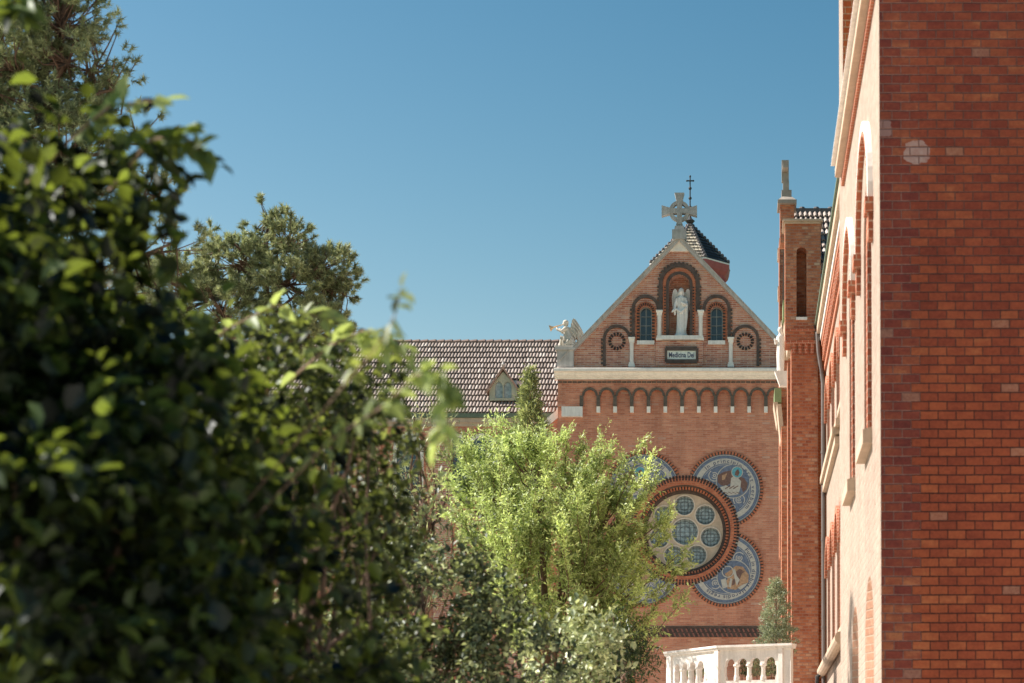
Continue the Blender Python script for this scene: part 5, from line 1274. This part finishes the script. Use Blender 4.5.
leafy('leafy_shrub', 'whitish green sunlit shrub low beside the balcony, left of the brown wall top', 'shrub', (at(575, 0, 18).x, 18, 0), bl, 3000, 0.066, 0.6, LEAF_PALE, 22, gap=0.44, gscale=1.8, n_limb=18, r0=0.04)
bl = [B(628, 640, 30, 22), B(640, 665, 30, 22), B(610, 655, 31, 28), B(600, 690, 31, 40), B(645, 690, 30, 20), B(620, 615, 31, 12)]
leafy('yew_bush', 'dark yew bush in front of the church wall, left of the balcony', 'bush', (at(620, 0, 30).x, 30, 0), bl, 7000, 0.09, 0.24, YEW, 23, gap=0.3, gscale=1.5, n_limb=14, r0=0.06, shape='quad', outd=1.2)
# ---- dark backdrop conifer left of the pale tree, in front of the nave wall
bl = [B(440, 430, 44, 40, (1, 1, 0.6)), B(405, 470, 44, 50, (1, 1, 0.6)), B(455, 505, 44, 26), B(385, 520, 44, 55), B(430, 560, 43, 50)]
leafy('pine_tree', 'sparse dark pine seen between the foreground leaves and the feathery tree', 'tree', (at(420, 0, 44).x, 44, 0), bl, 420, 0.16, 0.16, NEEDLE, 24, gap=0.42, gscale=0.8, n_limb=30, r0=0.14, shape='quad', outd=1.0)

# ---- feathery pale green tree: curved limbs, each carrying twigs set with small leaves
def feathery(seed=31, Y=38.0):
    rs = np.random.RandomState(seed); k = Y / F
    base = at(548, 0, Y); t = thing('feathery_tree', 'pale yellow-green feathery tree in front of the church, overlapping the round window', 'tree', (base.x, Y, 0))
    rows = [(432, 478, 560), (446, 460, 585), (460, 452, 618), (480, 448, 634), (505, 450, 645), (535, 460, 652), (565, 474, 650), (595, 486, 642), (625, 498, 630), (655, 515, 615)]
    ys = np.array([q[0] for q in rows]); ls = np.array([q[1] for q in rows]); rr = np.array([q[2] for q in rows])
    tips = [(500, 424), (484, 428), (463, 436), (545, 428), (566, 434), (582, 440), (602, 436), (612, 444), (640, 446), (652, 456), (655, 478), (677, 503), (668, 520), (664, 538), (686, 548), (684, 566), (668, 590), (684, 600), (655, 612), (448, 455), (446, 482), (450, 515), (458, 540), (468, 575), (478, 600), (516, 432), (530, 440), (625, 460), (640, 500)]
    T = [(a, b, rs.uniform(-0.5, 0.5)) for a, b in tips]
    for _ in range(230):
        py = rs.uniform(436, 640); l = np.interp(py, ys, ls); q = np.interp(py, ys, rr); u = rs.uniform(-1, 1)
        T.append(((l + q) / 2 + u * (q - l) / 2, py, rs.uniform(-1, 1) * math.sqrt(max(0.05, 1 - u * u)) * (q - l) / 2 * k))
    mb = MB(); stems = [[(548, 830), (548, 700), (545, 600), (540, 520), (532, 450)], [(550, 760), (562, 660), (580, 590), (598, 520)], [(546, 740), (530, 640), (512, 560), (496, 500)], [(549, 740), (556, 640), (562, 560), (566, 480)]]
    SP = []
    for si, st in enumerate(stems):
        pts = [Vector((base.x, Y, 0.0)) if (si == 0 and n_ == 0) else at(a, b, Y + 0.15 * math.sin(si * 2 + n_)) for n_, (a, b) in enumerate(st)]
        rad = [0.10, 0.085, 0.065, 0.045, 0.02] if si == 0 else [0.06, 0.05, 0.035, 0.015]
        mb.tube(pts, rad, 8)
        for n_ in range(len(pts) - 1):
            for f in np.linspace(0, 1, 6)[:-1]: SP.append(pts[n_].lerp(pts[n_ + 1], f))
    TP, TD, TB = [], [], []
    for (a, b, dep) in T:
        tip = at(a, b, Y + dep)
        # leave the stem well below the tip
        best = min(SP, key=lambda p: (p - (tip + Vector((0, 0, -0.35 - 0.75 * math.hypot(tip.x - p.x, tip.y - p.y))))).length + (5 if p.z > tip.z - 0.15 else 0))
        d = tip - best; out = Vector((d.x, d.y, 0)); pts = []
        for m in range(7):
            w_ = m / 6; pts.append(best + out * (w_ ** 0.8) + Vector((0, 0, d.z * w_ ** 1.35)) + Vector(rs.normal(size=3)) * 0.02 * (0 if m in (0, 6) else 1))
        mb.tube(pts, [0.020 - 0.0026 * m for m in range(7)], 5, cap=False)
        L = d.length; nt = int(10 + 13 * L); cl = rs.normal(0, 0.22)
        for _ in range(nt):
            f = 0.28 + 0.72 * rs.uniform() ** 0.75; m = min(5, int(f * 6)); pt = pts[m].lerp(pts[m + 1], f * 6 - m if f < 1 else 1); tg = (pts[m + 1] - pts[m]).normalized()
            dd = tg * 0.9 + Vector(rs.normal(size=3)) * 0.55 + Vector((0.05, 0, 0.15)); TP.append(pt); TD.append(dd.normalized()); TB.append(cl)
    mb.build('trunk', BARK, t, smooth=True, recalc=False)
    P = np.array([tuple(v) for v in TP]); D_ = np.array([tuple(v) for v in TD]); CL = np.array(TB); n = len(P)
    per = 17; tl = rs.uniform(0.20, 0.40, n)
    idx = np.repeat(np.arange(n), per); f = np.tile(np.linspace(0.05, 1, per), n); M_ = n * per
    pos = P[idx] + D_[idx] * (f * tl[idx])[:, None] + rs.normal(size=(M_, 3)) * 0.012
    pos[:, 2] -= 0.10 * (f * tl[idx]) ** 2
    d = D_[idx] * 0.8 + rand_unit(rs, M_) * 0.8 + np.array([0, 0, -0.1]); nr = rand_unit(rs, M_) * 0.8 + np.array([-0.5, -0.2, 0.5])
    ln = rs.uniform(0.05, 0.105, M_); wd = ln * rs.uniform(0.24, 0.38, M_)
    tt = np.clip(rs.normal(0.50, 0.25, M_) + CL[idx] + 0.15 * (f - 0.5), 0, 1)
    leaves_mesh('foliage', pos, d, nr, ln, wd, LEAF_FEATH, t, tt, 'quad')
feathery()
# ---- narrow spire conifer behind it
def conifer(name, label, pxc, top, bot, halfw, Y, mat, seed, base_z=0, n=1500, ls=0.16, pot=None, cat='tree', group=None, per=10):
    rs = np.random.RandomState(seed); a = at(pxc, top, Y); b = at(pxc, bot, Y); k = Y / F
    t = thing(name, label, cat, (a.x, Y, base_z), group)
    f = rs.uniform(0, 1, n) ** 0.7; ang = rs.uniform(0, 2 * PI, n)
    rad = halfw * k * (f ** (1.05 if not pot else 0.5)) * (0.55 + 0.5 * rs.uniform(size=n)) * (0.8 + 0.3 * np.sin(f * 38 + ang * 2))
    z = a.z - (a.z - b.z) * f
    c = np.stack([a.x + rad * np.cos(ang), Y + rad * np.sin(ang), z], 1)
    od = np.stack([np.cos(ang), np.sin(ang), 0.7 + 0 * ang], 1)
    idx = np.repeat(np.arange(n), per); m_ = len(idx)
    pos = c[idx] + rs.normal(size=(m_, 3)) * ls * 0.35; d = od[idx] + rs.normal(size=(m_, 3)) * 0.6
    nr = rand_unit(rs, m_); ln = ls * rs.uniform(0.5, 1.1, m_)
    leaves_mesh('foliage', pos, d, nr, ln, ln * 0.22, mat, t, np.clip(rs.normal(0.5, 0.25, m_), 0, 1), 'quad')
    mb = MB(); r_ = max(0.01, halfw * k * 0.07); mb.tube([(a.x, Y, base_z + 0.05), (a.x, Y, a.z - 0.05 * (a.z - b.z))], [r_, r_ * 0.3], 8); mb.build('trunk', BARK, t)
    if pot:
        mb = MB(); pr, ph, pm = pot
        mb.lathe(a.x, Y, [(pr * 0.7, base_z), (pr, base_z + ph), (pr * 1.08, base_z + ph), (pr * 1.08, base_z + ph + 0.04), (pr * 0.9, base_z + ph + 0.04)], 16); mb.build('pot', pm, t)
    return t
SPIRE = leaf_mat('spruce_needle', (0.08, 0.11, 0.035), (0.46, 0.50, 0.22), (0.55, 0.62, 0.2), 0.3, 0.05, 0.5)
conifer('conifer_tree', 'narrow pointed conifer top rising above the feathery tree, against the nave roof', 530, 368, 520, 44, 46.0, SPIRE, 41, n=1100, ls=0.15)
# ---- plants on the terrace
conifer('potted_conifer', 'tall grey-green potted conifer behind the balcony, against the brick pier', 776, 578, 652, 20, 46.0, GREYG, 42, zf, 520, 0.10, (0.24, 0.35, TERRA), 'potted plant', per=14)
for (px, Y, top, hw, m_, pm, lb) in ((771.3, 44.7, 655.5, 7, LEAF_MID, POT, 'small clipped potted conifer seen through the rightmost balcony arch'),
                             (757, 44.9, 657, 7, LEAF_PALE, TERRA, 'light green potted plant seen through the second arch from the right'),
                             (742, 45.0, 656, 7.5, LEAF_MID, POT, 'dark potted plant seen through the third arch from the right'),
                             (702, 45.6, 662, 6.5, LEAF_PALE, TERRA, 'yellowish potted plant seen through the arch left of the corner post panel'),
                             (693.5, 45.9, 661, 6, LEAF_MID, TERRA, 'bushy green potted plant behind the left balcony section, middle'),
                             (685.5, 46.3, 662, 6, LEAF_FEATH, TERRA, 'bright green potted plant behind the left balcony section, leftmost')):
    conifer('potted_plant', lb, px, top, 676, hw, Y, m_, int(px), zf, 160, 0.06, (0.12, 0.20, pm), 'potted plant', 'potted plants on the balcony', per=8)

# ---- pines with needle tufts
def pine(name, label, Y, blobs, base_px, ntuft, seed, tl=0.12, r0=0.2, npn=60, gap=0.42):
    rs = np.random.RandomState(seed); b0 = at(base_px, 0, Y)
    t = thing(name, label, 'tree', (b0.x, Y, 0), 'pine trees on the left')
    vol = sum(np.prod(b[1]) if hasattr(b[1], '__len__') else b[1] ** 3 for b in blobs) * 4.19
    P, U = blobs_points(rs, blobs, ntuft / vol * 1.8, 0.5, gap, 3.0)
    U = U + np.array([0, 0, 0.5]) + rs.normal(size=U.shape) * 0.35; U /= np.linalg.norm(U, axis=1, keepdims=True)
    n = len(P); idx = np.repeat(np.arange(n), npn); m_ = len(idx)
    f = rs.uniform(0, 1, m_)
    pos = P[idx] + U[idx] * (f * tl * 1.1)[:, None]
    d = U[idx] * 0.9 + rand_unit(rs, m_) * 1.0; ln = tl * rs.uniform(0.7, 1.1, m_)
    nr = rand_unit(rs, m_)
    leaves_mesh('foliage', pos, d, nr, ln, np.full(m_, 0.015 * Y / 30), NEEDLE, t, np.clip(rs.normal(0.5, 0.22, m_) + np.repeat(rs.normal(0, 0.15, n), npn), 0, 1), 'tri')
    cz = max(b[0][2] for b in blobs); cx = np.mean([b[0][0] for b in blobs])
    mb = MB(); top = Vector((cx, Y, cz)); s = Vector((b0.x, Y, 0))
    tr_pts = [s, s.lerp(top, 0.3) + Vector((0.1, 0, 0)), s.lerp(top, 0.6) + Vector((-0.1, 0, 0)), s.lerp(top, 0.85), top]
    mb.tube(tr_pts, [r0, r0 * 0.85, r0 * 0.6, r0 * 0.35, r0 * 0.1], 10)
    # main limbs to blob centres, then branchlets to tufts
    limbs = []
    for bb in blobs:
        c, r = bb[:2]; c = Vector(c); hz = max(0.5, min(cz - 0.3, c.z - 0.25 * abs(c.x - cx) - 0.2)); fr = (hz) / cz
        a = s.lerp(top, fr); m1 = a.lerp(c, 0.5) + Vector(rs.normal(size=3)) * 0.12
        pts_ = [a, m1, c]; mb.tube(pts_, [r0 * 0.32, r0 * 0.2, r0 * 0.1], 7, cap=False); limbs.append((m1, c))
    LP = np.array([[tuple(a), tuple(b)] for a, b in limbs])
    for i in range(n):
        if i % 3: continue
        q = P[i]; dist = ((LP[:, 1] - q) ** 2).sum(1); j = int(dist.argmin()); ff = rs.uniform(0.2, 1)
        a = LP[j, 0] + (LP[j, 1] - LP[j, 0]) * ff; mid_ = (a + q) / 2 + rs.normal(size=3) * 0.05 + np.array([0, 0, -0.04])
        mb.tube([tuple(a), tuple(mid_), tuple(q + U[i] * tl * 0.8)], [0.014, 0.009, 0.005], 4, cap=False)
    mb.build('trunk', BARK, t, smooth=True, recalc=False)
    return t
bl = [B(285, 240, 30, 32, (1, 1, .8)), B(262, 222, 30, 20), B(330, 268, 30, 30, (1, 1, .7)), B(235, 265, 30, 38, (1, 1, .7)), B(290, 285, 30, 45, (1, 1, .6)), B(350, 285, 30, 16), B(220, 310, 30, 45, (1, 1, .6)), B(300, 330, 30, 50, (1, 1, .6)), B(210, 245, 30, 18), B(180, 290, 30, 40)]
pine('pine_tree', 'round-topped pine against the blue sky, between the lilac and the church', 30.0, bl, 285, 1900, 51, tl=0.10, r0=0.09, gap=0.50)
bl = [B(20, 20, 22, 60), B(70, 60, 22, 50, (1,1,.7)), B(60, 150, 22, 60), B(60, 20, 22, 55, (1, 1, .7)), B(10, 60, 22, 70, (1, 1, .7)), B(95, 65, 22, 40, (1, 1, .7)), B(30, -60, 22, 75, (1, 1, .8)), B(130, 85, 22, 24, (1, 1, .6)), B(50, 110, 22, 60, (1, 1, .6)), B(150, 125, 22, 30, (1, 1, .5)), B(160, 195, 22, 36, (1, 1, .5)), B(80, 190, 22, 60, (1, 1, .6)), B(20, 250, 22, 70, (1, 1, .6)), B(180, 240, 22, 28, (1, 1, .5)), B(-60, 150, 22, 90), B(100, 290, 22, 70, (1, 1, .6))]
pine('pine_tree', 'tall pine rising out of the top left corner behind the dark lilac', 22.0, bl, -40, 5000, 52, tl=0.085, r0=0.09, gap=0.48, npn=44)

# ---- brown wall top at the bottom, left of the balcony
q0 = at(597, 674, 34); q1 = at(636, 679, 34)
mb = MB(); mb.hull8([(q0.x, 34, q0.z), (q1.x, 34, q1.z), (q1.x, 34, 0), (q0.x, 34, 0)], [(q0.x, 34.3, q0.z), (q1.x, 34.3, q1.z), (q1.x, 34.3, 0), (q0.x, 34.3, 0)])
t = thing('garden_wall', 'short brown wall top at the bottom edge between the pale shrub and the balcony', 'wall', (q0.x, 34, 0))
mb.build('wall', B_PIER, t)
